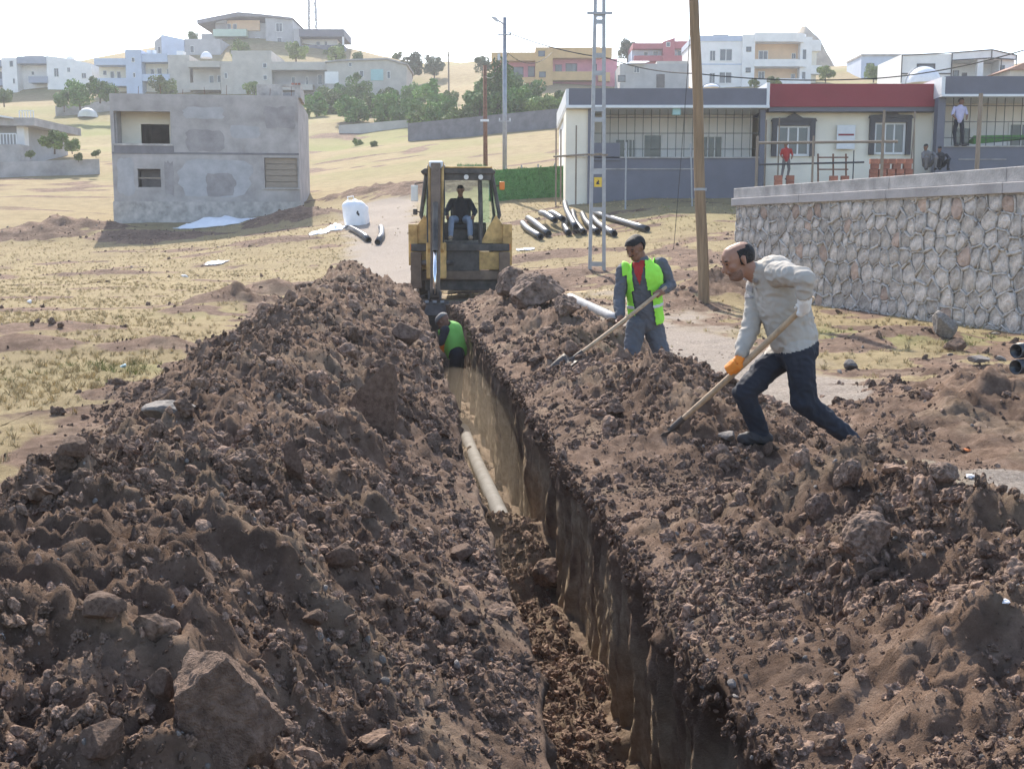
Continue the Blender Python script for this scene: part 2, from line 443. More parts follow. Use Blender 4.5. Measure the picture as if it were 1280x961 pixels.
# --- dug ground round the trench (fine sheet that follows the trench section)
A0, A1 = -3.6, 7.6
def dug_ground():
    rows = [-2.0]
    while rows[-1] < 27.6:
        d = rows[-1]; rows.append(d + (.05 if d < .8 else max(.0125, .0044 * d)))
    d = np.array(rows); nr = len(d)
    colsL = np.concatenate([np.arange(A0, -2.2, .06), np.arange(-2.2, .40, .0155)])
    colsR = np.concatenate([np.arange(1.25, 3.4, .0155), np.arange(3.4, A1 + .01, .035)])
    nL, nR, nW, nF = len(colsL), len(colsR), 46, 34
    ll, lr = lip_l(d)[:, None], lip_r(d)[:, None]
    D = lambda n: np.repeat(d[:, None], n, 1)
    # left bank: last stretch of columns squeezed to the lip
    aL = np.repeat(colsL[None, :], nr, 0); wl = sst(.05, .40, aL); aL = aL + wl * (ll - .40)
    aR = np.repeat(colsR[None, :], nr, 0); wr = sst(1.75, 1.25, aR); aR = aR + wr * (lr - 1.25)
    DL, DR = D(nL), D(nR)
    zL, sL, _ = surf(aL - SL * DL, DL); zR, sR, _ = surf(aR - SL * DR, DR)
    # trench walls: from lip to floor with scrape marks of the bucket teeth
    end = sst(D_END - .7, D_END + .3, d)[:, None]             # the far end slopes up to the surface
    w = np.linspace(0, 1, nW + 2)[1:-1][None, :]
    def wall(lipa, lipz, sgn, seed):
        DD = D(nW)
        fz = floor_z(lipa - sgn * .08, d[:, None]); fz = fz + (lipz - fz) * end
        zz = lipz + (fz - lipz) * w
        dep = np.clip((lipz - zz), 0, 2)
        sk = DD * 1.0 + .18 * zz                              # scrapes lean a little
        s = .050 * fbm(sk * 4.5, zz * .55 + 3, 3, seed) + .055 * np.abs(pn(sk * 9, zz * .8, seed + 3)) + .020 * np.abs(pn(sk * 27, zz * 1.1, seed + 4)) + .045 * pn(sk * 1.3, zz * 1.1, seed + 5) + .012 * fbm(sk * 22, zz * 6, 2, seed + 7)
        cr = .05 * sst(.4, .05, dep) * (lumps(DD * 5, zz * 5, seed + 11) * 1.5 - .25) + .07 * sst(.3, .05, dep) * lumps(DD * 13, zz * 13, seed + 12)     # crumbling lip
        lean = .05 * sst(0, .35, dep) - .10 * sst(.75, 1.25, dep)
        aa = lipa - sgn * (-.04 * sst(.1, 1.1, dep) + (s - .03 + cr) * sst(0, .10, dep))
        aa = lipa + (aa - lipa) * sst(0, .08, w)
        return aa, zz, dep, DD
    aWl, zWl, dWl, DWl = wall(ll, zL[:, -1:], -1, 111)
    aWr, zWr, dWr, DWr = wall(lr, zR[:, :1], 1, 121)
    u = np.linspace(0, 1, nF)[None, :]
    aF = aWl[:, -1:] + (aWr[:, -1:] - aWl[:, -1:]) * u
    DF = D(nF)
    zF = floor_z(aF, DF); zF = zF + (zL[:, -1:] - zF) * end
    A = np.concatenate([aL, aWl, aF, aWr[:, ::-1], aR], 1)
    Z = np.concatenate([zL, zWl, zF, zWr[:, ::-1], zR], 1)
    Dd = np.concatenate([DL, DWl, DF, DWr, DR], 1)
    one = lambda n: np.ones((nr, n))
    dep = np.concatenate([0 * zL, dWl, 1.2 * one(nF), dWr[:, ::-1], 0 * zR], 1)
    soil = np.concatenate([sL, one(nW), one(nF), one(nW), sR], 1)
    X = A - SL * Dd
    # tuck the rim under the outer ground
    rim = np.maximum(np.maximum(sst(A0 + .35, A0, A), sst(A1 - .35, A1, A)), sst(27.2, 27.6, Dd))
    Z = Z - .10 * rim
    strata_sheen = sst(.10, .45, dep + .12 * fbm(Dd * 1.4, Z * 2, 3, 131)) * sst(-.55, .15, fbm((Dd + .18 * Z) * 6.5, Z * .6, 4, 133, .7) + .5 * (dep - .35)) * .95  # subsoil tan by depth; lit sheen on scraped clay painted in as streaks
    strata_sheen = np.maximum(strata_sheen * np.where(dep > 1.19, .35, 1), .25 * sst(.1, .5, fbm(X * 1.3, Dd * 1.3, 3, 135)) * (dep < .01))
    nc = A.shape[1]
    V = np.stack([X, Dd, Z], -1).reshape(-1, 3)
    i = np.arange(nr - 1)[:, None] * nc + np.arange(nc - 1)[None, :]
    Q = np.stack([i, i + 1, i + nc + 1, i + nc], -1).reshape(-1, 4)
    me = np_mesh('dug_ground', V, Q)
    Xf, Yf = X.ravel(), Dd.ravel()
    vattr(me, 'soil', soil.ravel()); vattr(me, 'strata_sheen', strata_sheen.ravel())
    vattr(me, 'path', path_mask(Xf, Yf)); vattr(me, 'green', green_mask(Xf, Yf))
    me.polygons.foreach_set('use_smooth', np.ones(len(Q), bool))
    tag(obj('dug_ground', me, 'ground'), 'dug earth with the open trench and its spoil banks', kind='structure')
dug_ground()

# --- the wide ground: field, slope and hill
def wide_ground():
    xs = np.concatenate([-np.geomspace(900, 32, 46), np.arange(-31.5, 31.6, .26), np.geomspace(32, 900, 46)])
    ys = np.concatenate([np.linspace(-60, 2, 20), np.arange(2.2, 62, .22), np.geomspace(62.5, 1000, 150)])
    X, Y = np.meshgrid(xs, ys)
    Z, soil, h = surf(X, Y)
    a = X + SL * Y
    ins = (a > A0 + .3) & (a < A1 - .3) & (Y > -1.8) & (Y < 27.3)
    # terrace steps on the slope behind
    nc = X.shape[1]; nr = X.shape[0]
    i = np.arange(nr - 1)[:, None] * nc + np.arange(nc - 1)[None, :]
    Q = np.stack([i, i + 1, i + nc + 1, i + nc], -1).reshape(-1, 4)
    f = ins.ravel(); keep = ~(f[Q].all(1))
    V = np.stack([X, Y, Z], -1).reshape(-1, 3)
    me = np_mesh('ground', V, Q[keep])
    Xf, Yf = X.ravel(), Y.ravel()
    tr = sst(.13, .02, np.abs(fbm(Xf * .03 + 5, Yf * .13, 3, 95))) * sst(58, 64, Yf) * sst(150, 110, Yf)
    soilf = np.maximum(soil.ravel(), .75 * tr)
    vattr(me, 'soil', soilf); vattr(me, 'strata_sheen', 0 * Xf); vattr(me, 'path', path_mask(Xf, Yf)); vattr(me, 'green', green_mask(Xf, Yf))
    me.polygons.foreach_set('use_smooth', np.ones(int(keep.sum()), bool))
    tag(obj('ground', me, 'ground'), kind='structure')
wide_ground()

# --- loose material as uncountable stuff: points that carry small meshes
def shape_collection(name, objs):
    c = bpy.data.collections.new(name)
    for o in objs:
        COL.objects.unlink(o); c.objects.link(o)
    return c
def scatter(name, P, scl, rot, idx, coll, label, cat):
    me = bpy.data.meshes.new(name); me.vertices.add(len(P)); me.vertices.foreach_set('co', np.ascontiguousarray(P, dtype=np.float32).ravel())
    vattr(me, 'scl', scl)
    r = me.attributes.new('rot', 'FLOAT_VECTOR', 'POINT'); r.data.foreach_set('vector', np.ascontiguousarray(rot, dtype=np.float32).ravel())
    k = me.attributes.new('pick', 'INT', 'POINT'); k.data.foreach_set('value', np.ascontiguousarray(idx, dtype=np.int32))
    o = bpy.data.objects.new(name, me); COL.objects.link(o)
    ng = bpy.data.node_groups.new(name, 'GeometryNodeTree')
    ng.interface.new_socket('Geometry', in_out='INPUT', socket_type='NodeSocketGeometry')
    ng.interface.new_socket('Geometry', in_out='OUTPUT', socket_type='NodeSocketGeometry')
    N, L = ng.nodes, ng.links
    gi, go = N.new('NodeGroupInput'), N.new('NodeGroupOutput')
    ip = N.new('GeometryNodeInstanceOnPoints'); ci = N.new('GeometryNodeCollectionInfo')
    ci.inputs['Collection'].default_value = coll; ci.inputs['Separate Children'].default_value = True; ci.inputs['Reset Children'].default_value = True
    def na(n, t):
        x = N.new('GeometryNodeInputNamedAttribute'); x.data_type = t; x.inputs['Name'].default_value = n
        return [s for s in x.outputs if s.enabled and s.name == 'Attribute'][0]
    er = N.new('FunctionNodeEulerToRotation')
    L.new(na('rot', 'FLOAT_VECTOR'), er.inputs[0])
    L.new(gi.outputs[0], ip.inputs['Points']); L.new(ci.outputs[0], ip.inputs['Instance'])
    ip.inputs['Pick Instance'].default_value = True
    L.new(na('pick', 'INT'), ip.inputs['Instance Index']); L.new(er.outputs[0], ip.inputs['Rotation']); L.new(na('scl', 'FLOAT'), ip.inputs['Scale'])
    L.new(ip.outputs[0], go.inputs[0])
    o.modifiers.new('scatter', 'NODES').node_group = ng
    return tag(o, label, cat, kind='stuff')

mat('clod', (.152, .100, .072), .95, .45, 3, .5, 5, rnd=.5, spec=.12, tint=(.195, .134, .100))
mat('earth_lump', (.125, .085, .064), .95, .45, 4, .55, 7, spec=.12, tint=(.19, .135, .105))
mat('stone_grey', (.20, .175, .155), .85, .3, 6, .4, 40, rnd=.25)
mat('rock_brown', (.15, .095, .068), .9, .35, 5, .7, 30, tint=(.17, .115, .085), spec=.2)
def rock_mesh(name, seed, sub=2, planes=14, rough=.12, sx=1., sy=1., sz=.8, cuts=(), grain=3.):
    """angular lump: a ball cut back by planes, then roughened; radius about 1"""
    R = random.Random(seed)
    bm = bmesh.new(); bmesh.ops.create_icosphere(bm, subdivisions=sub, radius=1)
    pl = [(Vector((R.gauss(0, 1), R.gauss(0, 1), R.gauss(0, 1))).normalized(), R.uniform(.42, .92)) for _ in range(planes)] + [(Vector(n).normalized(), k) for n, k in cuts]
    for v in bm.verts:
        u = v.co.normalized(); r = 1.0
        for n, k in pl:
            c = n.dot(u)
            if c > .05: r = min(r, k / c)
        q = u * grain + Vector((seed * 1.7, 0, 0))
        r *= 1 + rough * mnoise.noise(q) + rough * .5 * mnoise.noise(q * 2.6)
        v.co = Vector((u.x * r * sx, u.y * r * sy, u.z * r * sz))
    me = bpy.data.meshes.new(name); bm.to_mesh(me); bm.free()
    return me
clods = []
for k in range(9):
    me = rock_mesh('clod', 100 + k, 2 if k < 5 else 3, 7 if k < 5 else 12, .16 if k < 5 else .45, 1, random.uniform(.5, .95), random.uniform(.45, .8), grain=2.6)
    clods.append(obj('clod', me, 'clod'))
for k in range(2):
    clods.append(obj('clod', rock_mesh('pebble', 130 + k, 2, 8, .08, 1, .8, .6), 'stone_grey'))
CLODS = shape_collection('loose_soil_shapes', clods)

def strew_clods():
    Ps, Ss = [], []
    def lot(n, a0, a1, d0, d1, smin, smax, powr, need=.25, logd=True):
        a = rng.uniform(a0, a1, n); d = np.exp(rng.uniform(np.log(d0), np.log(d1), n)) if logd else rng.uniform(d0, d1, n)
        X = a - SL * d
        z, soil, h = surf(X, d)
        inn = (a > lip_l(d) - .0) & (a < lip_r(d) + .0) & (d < D_END)
        z = np.where(inn, floor_z(a, d), z)
        ok = (soil * (.4 + 1.8 * np.clip(h, 0, .33)) > need * rng.uniform(.2, 1.6, n)) | inn
        wl = np.minimum(np.abs(a - lip_l(d)), np.abs(a - lip_r(d)))
        ok &= (wl > .02) & (inn | (rng.uniform(0, 1, n) < .22 + .85 * sst(-.25, .35, fbm(X * 1.3, d * 1.3, 3, 201, .6))))
        s = .5 * smin + (smax - .5 * smin) * rng.uniform(0, 1, n) ** powr
        Ps.append(np.stack([X, d, z - s * .05], -1)[ok]); Ss.append(s[ok])
    lot(160000, -2.3, 3.6, 1.2, 4.8, .009, .030, 7)
    lot(110000, -2.5, 3.8, 3.5, 11, .014, .050, 9)
    lot(44000, -2.7, 4.5, 9, 25, .018, .08, 9)
    lot(6000, .52, 1.1, 4, 9.5, .010, .045, 6)
    lot(12000, -3.0, 7.0, 3, 22, .009, .045, 8, .3)
    lot(1500, -2.2, 3.5, 1.5, 14, .02, .085, 4)
    # crumbs stuck to the upper trench wall and hanging over its lip
    n = 1800; d = np.exp(rng.uniform(np.log(2.6), np.log(22), n)); lr = lip_r(d); q = rng.uniform(0, 1, n) ** 2 * .14
    zt, _, _ = surf(lr + .03 - SL * d, d); s = .006 + .022 * rng.uniform(0, 1, n) ** 4 + .0009 * d
    Ps.append(np.stack([lr + rng.uniform(-.03, .035, n) - SL * d, d, zt - q + .01], -1)); Ss.append(s)
    P = np.concatenate(Ps); s = np.concatenate(Ss); n = len(P)
    idx = rng.integers(0, 9, n); idx = np.where((rng.uniform(0, 1, n) < .035) & (s < .022), rng.integers(9, 11, n), idx)
    scatter('loose_soil', P, s, rng.uniform(0, 6.28, (n, 3)), idx, CLODS, 'crumbled dark brown soil and small clods over the spoil banks', 'soil')
    # soil clods strewn over the field and the ground behind
    n = 17000
    X = rng.uniform(-26, 16, n); Y = np.exp(rng.uniform(np.log(6), np.log(56), n))
    z, soil, h = surf(X, Y); a = X + SL * Y
    ok = ((soil > .5) | (rng.uniform(0, 1, n) < .03)) & ((a < -2.3) | (a > 4) | (Y > 25))
    s = .012 + .07 * rng.uniform(0, 1, n) ** 7 + .0006 * Y
    P = np.stack([X, Y, z + s * .1], -1)[ok]; s = s[ok]; n = len(P)
    scatter('field_soil', P, s, rng.uniform(0, 6.28, (n, 3)), np.where(rng.uniform(0, 1, n) < .08, rng.integers(9, 11, n), rng.integers(0, 9, n)), CLODS, 'small clods and pebbles strewn over the dry field', 'soil')
strew_clods()

mat('dry_grass', (.45, .35, .19), .9, .3, 3, rnd=.35, spec=.1)
mat('green_grass', (.17, .19, .06), .9, .3, 3, rnd=.3, spec=.1)
def tuft(seed, mname, nb=14):
    R = random.Random(seed); vs = []; fs = []
    for _ in range(nb):
        an = R.uniform(0, 6.28); r = R.uniform(0, .5); h = R.uniform(.5, 1.0); w = R.uniform(.03, .06)
        b = Vector((math.cos(an) * r, math.sin(an) * r, -.05)); ln = Vector((R.gauss(0, .35), R.gauss(0, .35), h))
        sd = Vector((math.cos(an + 1.5 + R.uniform(-.6, .6)), math.sin(an + 1.5), 0)) * w
        k = len(vs); vs += [b - sd, b + sd, b + ln * .55 + sd * .6, b + ln]; fs += [(k, k + 1, k + 2), (k, k + 2, k + 3)]
    return MB().add(vs, fs).build('tuft', mname)
TUFTS = shape_collection('grass_shapes', [tuft(i, 'dry_grass') for i in range(5)] + [tuft(20 + i, 'green_grass') for i in range(2)])
def strew_grass():
    n = 120000
    X = rng.uniform(-24, 14, n); Y = np.exp(rng.uniform(np.log(4.5), np.log(55), n))
    z, soil, h = surf(X, Y); a = X + SL * Y
    pm = path_mask(X, Y); gm = green_mask(X, Y)
    dens = np.clip(1 - soil * 1.6, 0, 1) * (1 - pm * .97) * (.55 + .6 * fbm(X * .5, Y * .5, 3, 97))
    dens = np.where(a > 0, dens * .55, dens)
    ok = (rng.uniform(0, 1, n) < dens) & ((a < -1.9) | (a > 3.0) | (Y > 26))
    s = (.04 + .065 * rng.uniform(0, 1, n) ** 2) * (1 + .8 * gm)
    idx = np.where(rng.uniform(0, 1, n) < gm * 1.3, rng.integers(5, 7, n), rng.integers(0, 5, n))
    P = np.stack([X, Y, z], -1)[ok]; m = len(P)
    rot = np.stack([0 * X, 0 * X, rng.uniform(0, 6.28, n)], -1)[ok]
    scatter('dry_grass', P, s[ok], rot, idx[ok], TUFTS, 'short dry yellow stubble grass covering the field', 'grass')
strew_grass()
# ================================================================== MATERIALS OF THE BUILT THINGS
mat('concrete', (.36, .33, .315), .9, .18, .9, .4, 22, detail=12, tint=(.42, .39, .375))
mat('concrete_light', (.42, .39, .365), .9, .32, 2.5, .6, 25, detail=10)
mat('concrete_dark', (.20, .19, .20), .9, .2, 1.2, .2, 25)
mat('white_render', (.82, .80, .78), .85, .07, .8, .1, 20)
mat('cream_render', (.82, .76, .64), .85, .06, .8, .1, 20)
mat('blue_render', (.50, .56, .68), .85, .08, .8)
mat('grey_render', (.42, .41, .41), .85, .12, .8)
mat('beige_render', (.50, .46, .41), .85, .12, .8)
mat('slate_paint', (.155, .155, .185), .7, .08, 1.2)
mat('blue_grey_paint', (.33, .36, .43), .75, .08, 1.2)
mat('red_paint', (.26, .035, .045), .6, .08, 1.2)
mat('maroon_render', (.36, .11, .13), .8, .1, 1)
mat('pink_render', (.62, .26, .33), .8, .1, .8)
mat('yellow_render', (.60, .39, .18), .8, .1, .8)
mat('peach_render', (.72, .50, .32), .8, .08, .8)
mat('green_render', (.46, .54, .44), .8, .1, .8)
mat('mint_panel', (.35, .55, .55), .6, .1, 1)
mat('black_trim', (.035, .035, .04), .6, .1, 3)
mat('window_frame', (.75, .74, .72), .5, .05, 3)
mat('dark_frame', (.075, .07, .075), .5, .1, 3)
mat('board', (.30, .25, .20), .85, .15, 3, stretch=(1, 1, 12))
mat('roof_tile', (.36, .19, .13), .85, .2, 3)
mat('metal_white', (.72, .73, .74), .45, .06, 3)
mat('steel', (.36, .36, .37), .5, .12, 6, metal=.5)
mat('rust', (.20, .10, .06), .8, .3, 8)
mat('dark_steel', (.06, .06, .065), .55, .15, 6, metal=.3)
mat('wood_pole', (.27, .185, .11), .85, .25, 3, .4, 30, stretch=(6, 6, .5))
mat('wood_grey', (.25, .20, .155), .85, .25, 4, .3, 30, stretch=(6, 6, .6))
mat('brick_red', (.33, .13, .085), .85, .2, 6, rnd=.2)
mat('hedge_green', (.085, .22, .06), .8, .35, 20, rnd=.1)
mat('cable', (.03, .03, .03), .6, .1, 3)
mat('sign_yellow', (.75, .50, .05), .5, .06, 4)
mat('white_sheet', (.80, .80, .82), .7, .06, 3, .3, 8)
mat('stone_wall', (.37, .325, .285), .9, .35, 7, .8, 35, tint=(.45, .40, .355), rnd=.25)
mat('stone_rusty', (.40, .295, .235), .9, .3, 7, .6, 35, rnd=.2)
mat('mortar', (.44, .405, .37), .95, .3, 9, .9, 40)
mat('leaf_olive', (.12, .17, .05), .75, .35, .6, rnd=.3, tint=(.19, .25, .07))
mat('leaf_green', (.095, .18, .045), .7, .35, .6, rnd=.3, tint=(.17, .28, .07))
mat('leaf_grey', (.13, .16, .10), .8, .3, .6, rnd=.25)
mat('bark', (.12, .09, .065), .9, .3, 6)
def glass_mat():
    m, nt, b = _nt('window_glass')
    b.inputs['Base Color'].default_value = (.05, .06, .075, 1); b.inputs['Roughness'].default_value = .12
    b.inputs['Specular IOR Level'].default_value = .6
    nz = nt.nodes.new('ShaderNodeTexNoise'); nz.inputs['Scale'].default_value = .7
    cr = nt.nodes.new('ShaderNodeValToRGB'); cr.color_ramp.elements[0].color = (.03, .035, .045, 1); cr.color_ramp.elements[1].color = (.14, .15, .17, 1)
    tc = nt.nodes.new('ShaderNodeTexCoord'); nt.links.new(tc.outputs['Object'], nz.inputs[0]); nt.links.new(nz.outputs[0], cr.inputs[0]); nt.links.new(cr.outputs[0], b.inputs['Base Color'])
    MATS['window_glass'] = m
    m, nt, b = _nt('cab_glass'); b.inputs['Base Color'].default_value = (.75, .9, .85, 1); b.inputs['Roughness'].default_value = .03
    b.inputs['Transmission Weight'].default_value = 1; b.inputs['IOR'].default_value = 1.02; b.inputs['Specular IOR Level'].default_value = .8
    MATS['cab_glass'] = m
glass_mat()

# ================================================================== STONE WALL
def clip_poly(poly, nx, ny, c):
    out = []
    for i in range(len(poly)):
        p, q = poly[i], poly[(i + 1) % len(poly)]
        dp, dq = nx * p[0] + ny * p[1] - c, nx * q[0] + ny * q[1] - c
        if dp <= 0: out.append(p)
        if dp * dq < 0:
            t = dp / (dp - dq); out.append((p[0] + (q[0] - p[0]) * t, p[1] + (q[1] - p[1]) * t))
    return out
def stone_wall():
    B = Vector((5.22, 26.2, 0)); E = Vector((8.45, 14.6, 0)); L = (E - B).length
    zb = -.25; H = 2.16
    t = thing('stone_wall', 'grey rubble stone retaining wall with raised mortar joints and concrete coping', 'wall', (B.x, B.y, 0), math.atan2(E.y - B.y, E.x - B.x))
    R = random.Random(3)
    # the face looks to -y in local space (local x runs from the far end towards the camera): outside is at local y<0
    m = MB(); nx, nz_ = 150, 34; vs = []
    for j in range(nz_ + 1):
        for i in range(nx + 1):
            x = L * i / nx; z = zb + (H - zb) * j / nz_
            vs.append((x, -.02 + .018 * mnoise.noise((x * 5, z * 5, 0)) + .01 * mnoise.noise((x * 14, z * 14, 3)), z))
    fs = [(j * (nx + 1) + i, j * (nx + 1) + i + 1, (j + 1) * (nx + 1) + i + 1, (j + 1) * (nx + 1) + i) for j in range(nz_) for i in range(nx)]
    m.add(vs, fs); m.box(-.01, L, .0, .55, zb, H)
    m.build('mortar', 'mortar', t)
    # stones: relaxed cells in rough courses
    pts = []; z = zb + .05; row = 0
    while z < H:
        rh = R.uniform(.22, .42); x = R.uniform(-.2, .1)
        while x < L + .3:
            w = R.choice((.20, .27, .34, .40, .52)) * R.uniform(.85, 1.15); pts.append((x + w / 2, z + rh / 2 + R.uniform(-.10, .10))); x += w
        z += rh
    ridge = MB(); seen = set()
    for i, (px, pz) in enumerate(pts):
        poly = [(px - .5, pz - .5), (px + .5, pz - .5), (px + .5, pz + .5), (px - .5, pz + .5)]
        for j, (qx, qz) in enumerate(pts):
            if i != j and abs(qx - px) < 1 and abs(qz - pz) < 1:
                a, b = qx - px, (qz - pz) * .9
                poly = clip_poly(poly, a, b / .9 * .81, a * (px + qx) / 2 + b / .9 * .81 * (pz + qz) / 2)
                if len(poly) < 3: break
        if len(poly) < 3: continue
        poly = clip_poly(clip_poly(clip_poly(clip_poly(poly, -1, 0, -.02), 1, 0, L - .02), 0, -1, -zb), 0, 1, H - .01)
        if len(poly) < 3: continue
        cx = sum(p[0] for p in poly) / len(poly); cz = sum(p[1] for p in poly) / len(poly)
        for a in range(len(poly)):
            p, q = poly[a], poly[(a + 1) % len(poly)]; ln = math.hypot(q[0] - p[0], q[1] - p[1])
            key = (round((p[0] + q[0]) * 20), round((p[1] + q[1]) * 20))
            if ln < .05 or key in seen or R.random() < .12: continue
            seen.add(key); nn = max(2, int(ln / .07)); w = R.uniform(.010, .032)
            ridge.tube([(p[0] + (q[0] - p[0]) * k / nn + R.uniform(-.008, .008), -.035 + R.uniform(-.012, .008), p[1] + (q[1] - p[1]) * k / nn + R.uniform(-.008, .008)) for k in range(nn + 1)], [w * R.uniform(.75, 1.2) for k in range(nn + 1)], 6)
        # resample to a round-cornered outline
        K = 14; out = []
        for k in range(K):
            an = 2 * math.pi * k / K; dx, dz = math.cos(an), math.sin(an); best = 9
            for a in range(len(poly)):
                p, q = poly[a], poly[(a + 1) % len(poly)]
                ex, ez = q[0] - p[0], q[1] - p[1]; den = dx * ez - dz * ex
                if abs(den) < 1e-9: continue
                tt = ((p[0] - cx) * ez - (p[1] - cz) * ex) / den; uu = ((p[0] - cx) * dz - (p[1] - cz) * dx) / den
                if tt > 0 and -1e-6 <= uu <= 1 + 1e-6: best = min(best, tt)
            out.append(best)
        rm = sorted(out)[K // 2]
        out = [max(.02, min(o, rm * 1.45) - .016 - R.uniform(0, .010)) for o in out]
        out = [.5 * out[k] + .25 * out[k - 1] + .25 * out[(k + 1) % K] for k in range(K)]
        proud = R.uniform(.0, .03); tx, tz = R.uniform(-.12, .12), R.uniform(-.12, .12)
        vs = []
        for (sc, y) in ((1, .02), (.98, -.022 - .3 * proud), (.86, -.03 - .9 * proud), (.45, -.032 - proud)):
            for k in range(K):
                an = 2 * math.pi * k / K; r = out[k] * sc; x, z = math.cos(an) * r, math.sin(an) * r
                vs.append((x, y + (x * tx + z * tz if y < 0 else 0) + (R.uniform(-.008, .008) if y < 0 else 0), z))
        vs.append((0, -.035 - proud, 0)); fs = []
        for lv in range(3):
            for k in range(K):
                k2 = (k + 1) % K; fs.append((lv * K + k, lv * K + k2, (lv + 1) * K + k2, (lv + 1) * K + k))
        fs += [(3 * K + k, 3 * K + (k + 1) % K, 4 * K) for k in range(K)]
        MB().add(vs, fs).build('stone', 'stone_rusty' if R.random() < .1 else 'stone_wall', t, loc=(cx, 0, cz))
    tag(ridge.build('mortar_joint', 'mortar', t, smooth=True), kind='stuff')
    x = -.16
    n = 4; seg = (L + .2) / n
    for k in range(n):
        MB().box(x + k * seg + .004, x + (k + 1) * seg - .004, -.10, .60, H, H + .17).build('coping_beam', 'concrete', t, bevel=.012)
        MB().box(x + k * seg + .004, x + (k + 1) * seg - .004, -.04, .56, H + .17, H + .40).build('coping_cap', 'concrete_light', t, bevel=.012)
    return t
stone_wall()

# ================================================================== HOUSES
class House:
    """a house whose front stands at distance Y; features are measured off the photo and turned into metres there"""
    def __init__(s, name, label, cat, px0, pyb, Y=None, yaw=0., group=None):
        if Y is None: Y = gp(px0, pyb).y
        s.Y = Y; s.o = at(px0, pyb, Y)
        s.t = thing(name, label, cat, s.o, math.radians(yaw), group)
        s.k = (at(px0 + 1, pyb, Y) - s.o).x
        s.yaw = math.radians(yaw); s.n = 0
    def x(s, px): return (at(px, 480, s.Y).x - s.o.x) / math.cos(s.yaw)
    def z(s, py, px=None): return at(640, py, s.Y).z - s.o.z
    def r(s, b): return s.x(b[0]), s.x(b[2]), s.z(b[3]), s.z(b[1])
    def box(s, name, b, y0, y1, m, parent=None, down=0., bevel=0.):
        x0, x1, z0, z1 = s.r(b)
        return MB().box(x0, x1, y0, y1, z0 - down, z1).build(name, m, parent or s.t, bevel=bevel)
    def win(s, b, y=0., fm='window_frame', mull=1, fw=None):
        x0, x1, z0, z1 = s.r(b); w = fw or max(.05, .08 * (x1 - x0)); m = MB()
        m.box(x0 - w, x0, y - .06, y + .02, z0 - w, z1 + w); m.box(x1, x1 + w, y - .06, y + .02, z0 - w, z1 + w)
        m.box(x0, x1, y - .06, y + .02, z1, z1 + w); m.box(x0, x1, y - .085, y + .02, z0 - w, z0)
        for k in range(mull):
            xm = x0 + (x1 - x0) * (k + 1) / (mull + 1); m.box(xm - w * .35, xm + w * .35, y - .045, y + .015, z0, z1)
        f = m.build('window', fm, s.t)
        MB().box(x0, x1, y - .018, y + .012, z0, z1).build('pane', 'window_glass', f)
    def body(s, b, y0, y1, m, down=3., name='wall'): return s.box(name, b, y0, y1, m, None, down)
    def balcony(s, b, y0, y1, m):
        """slab and solid parapet standing out from the front"""
        x0, x1, z0, z1 = s.r(b); q = MB()
        q.box(x0, x1, y0, y0 + .14, z0, z1); q.box(x0, x0 + .14, y0 + .14, y1, z0, z1); q.box(x1 - .14, x1, y0 + .14, y1, z0, z1); q.box(x0 + .14, x1 - .14, y0 + .14, y1, z0, z0 + .16)
        return q.build('balcony', m, s.t)
    def roof(s, b, y0, y1, m): return s.box('roof', b, y0, y1, m)

# --- unfinished concrete house in the field
h = House('concrete_house', 'unfinished bare concrete house with empty window openings in the dry field', 'house', 154, 271, Y=56.5, yaw=7)
X0, X1 = h.x(154), h.x(376); ZT = h.z(117)
hole = [h.r((158, 139, 224, 180)), h.r((183, 211, 210, 234)), h.r((334, 196, 374, 234))]
MB().wall_open(X0, X1, h.z(252), ZT, 0, .25, [(a, b, c, d) for a, b, c, d in hole]).build('front_wall', 'concrete', h.t)
m = MB(); m.box(X0, X0 + .25, .25, 9.5, -2, ZT); m.box(X1 - .25, X1, .25, 9.5, -2, ZT); m.box(X0 + .25, X1 - .25, 9.2, 9.5, -2, ZT)
m.build('side_wall', 'concrete', h.t)
MB().box(X0 - .05, X1 + .05, -.05, 9.55, -2.2, h.z(252)).build('plinth', 'concrete_light', h.t)
MB().box(X0 + .25, X1 - .25, .25, 9.2, ZT - .5, ZT - .25).build('roof_slab', 'concrete_dark', h.t)
MB().box(X0 + .25, X1 - .25, .25, 9.2, h.z(190), h.z(182)).build('floor_slab', 'concrete', h.t)
a0, a1, c0, c1 = hole[0]
MB().wall_open(a0 - .01, a1 + .01, h.z(181.5), ZT - .5, 1.3, 1.45, [h.r((183, 152, 217, 179))]).build('loggia_wall', 'cream_render', h.t)
for q in (a0 - .2, a1 + .02): MB().box(q, q + .18, .25, 1.3, h.z(181.5), ZT - .5).build('loggia_side', 'concrete_light', h.t)
h.box('loggia_sill', (156, 179.5, 226, 182), -.06, .3, 'concrete_light')
h.box('parapet_patch', (157, 182, 227, 192), -.03, -.001, 'concrete_dark')
mat('plaster_pale', (.42, .41, .415), .9, .15, 1.5, .3, 25, detail=8); mat('plaster_dark', (.315, .29, .285), .9, .2, 1.5, .3, 25, detail=8)
def patch(px0, py0, px1, py1, m, seed, th=.012):
    R = random.Random(seed); a, b_, c, d = h.r((px0, py0, px1, py1)); pts = []
    for k in range(22):
        an = 2 * math.pi * k / 22; e = 1 / max(abs(math.cos(an)), abs(math.sin(an))) * R.uniform(.82, 1.0); pts.append(((a + b_) / 2 + math.cos(an) * e * (b_ - a) / 2, (c + d) / 2 + math.sin(an) * e * (d - c) / 2))
    MB().prism(pts, -th, -.001).build('plaster_patch', m, h.t)
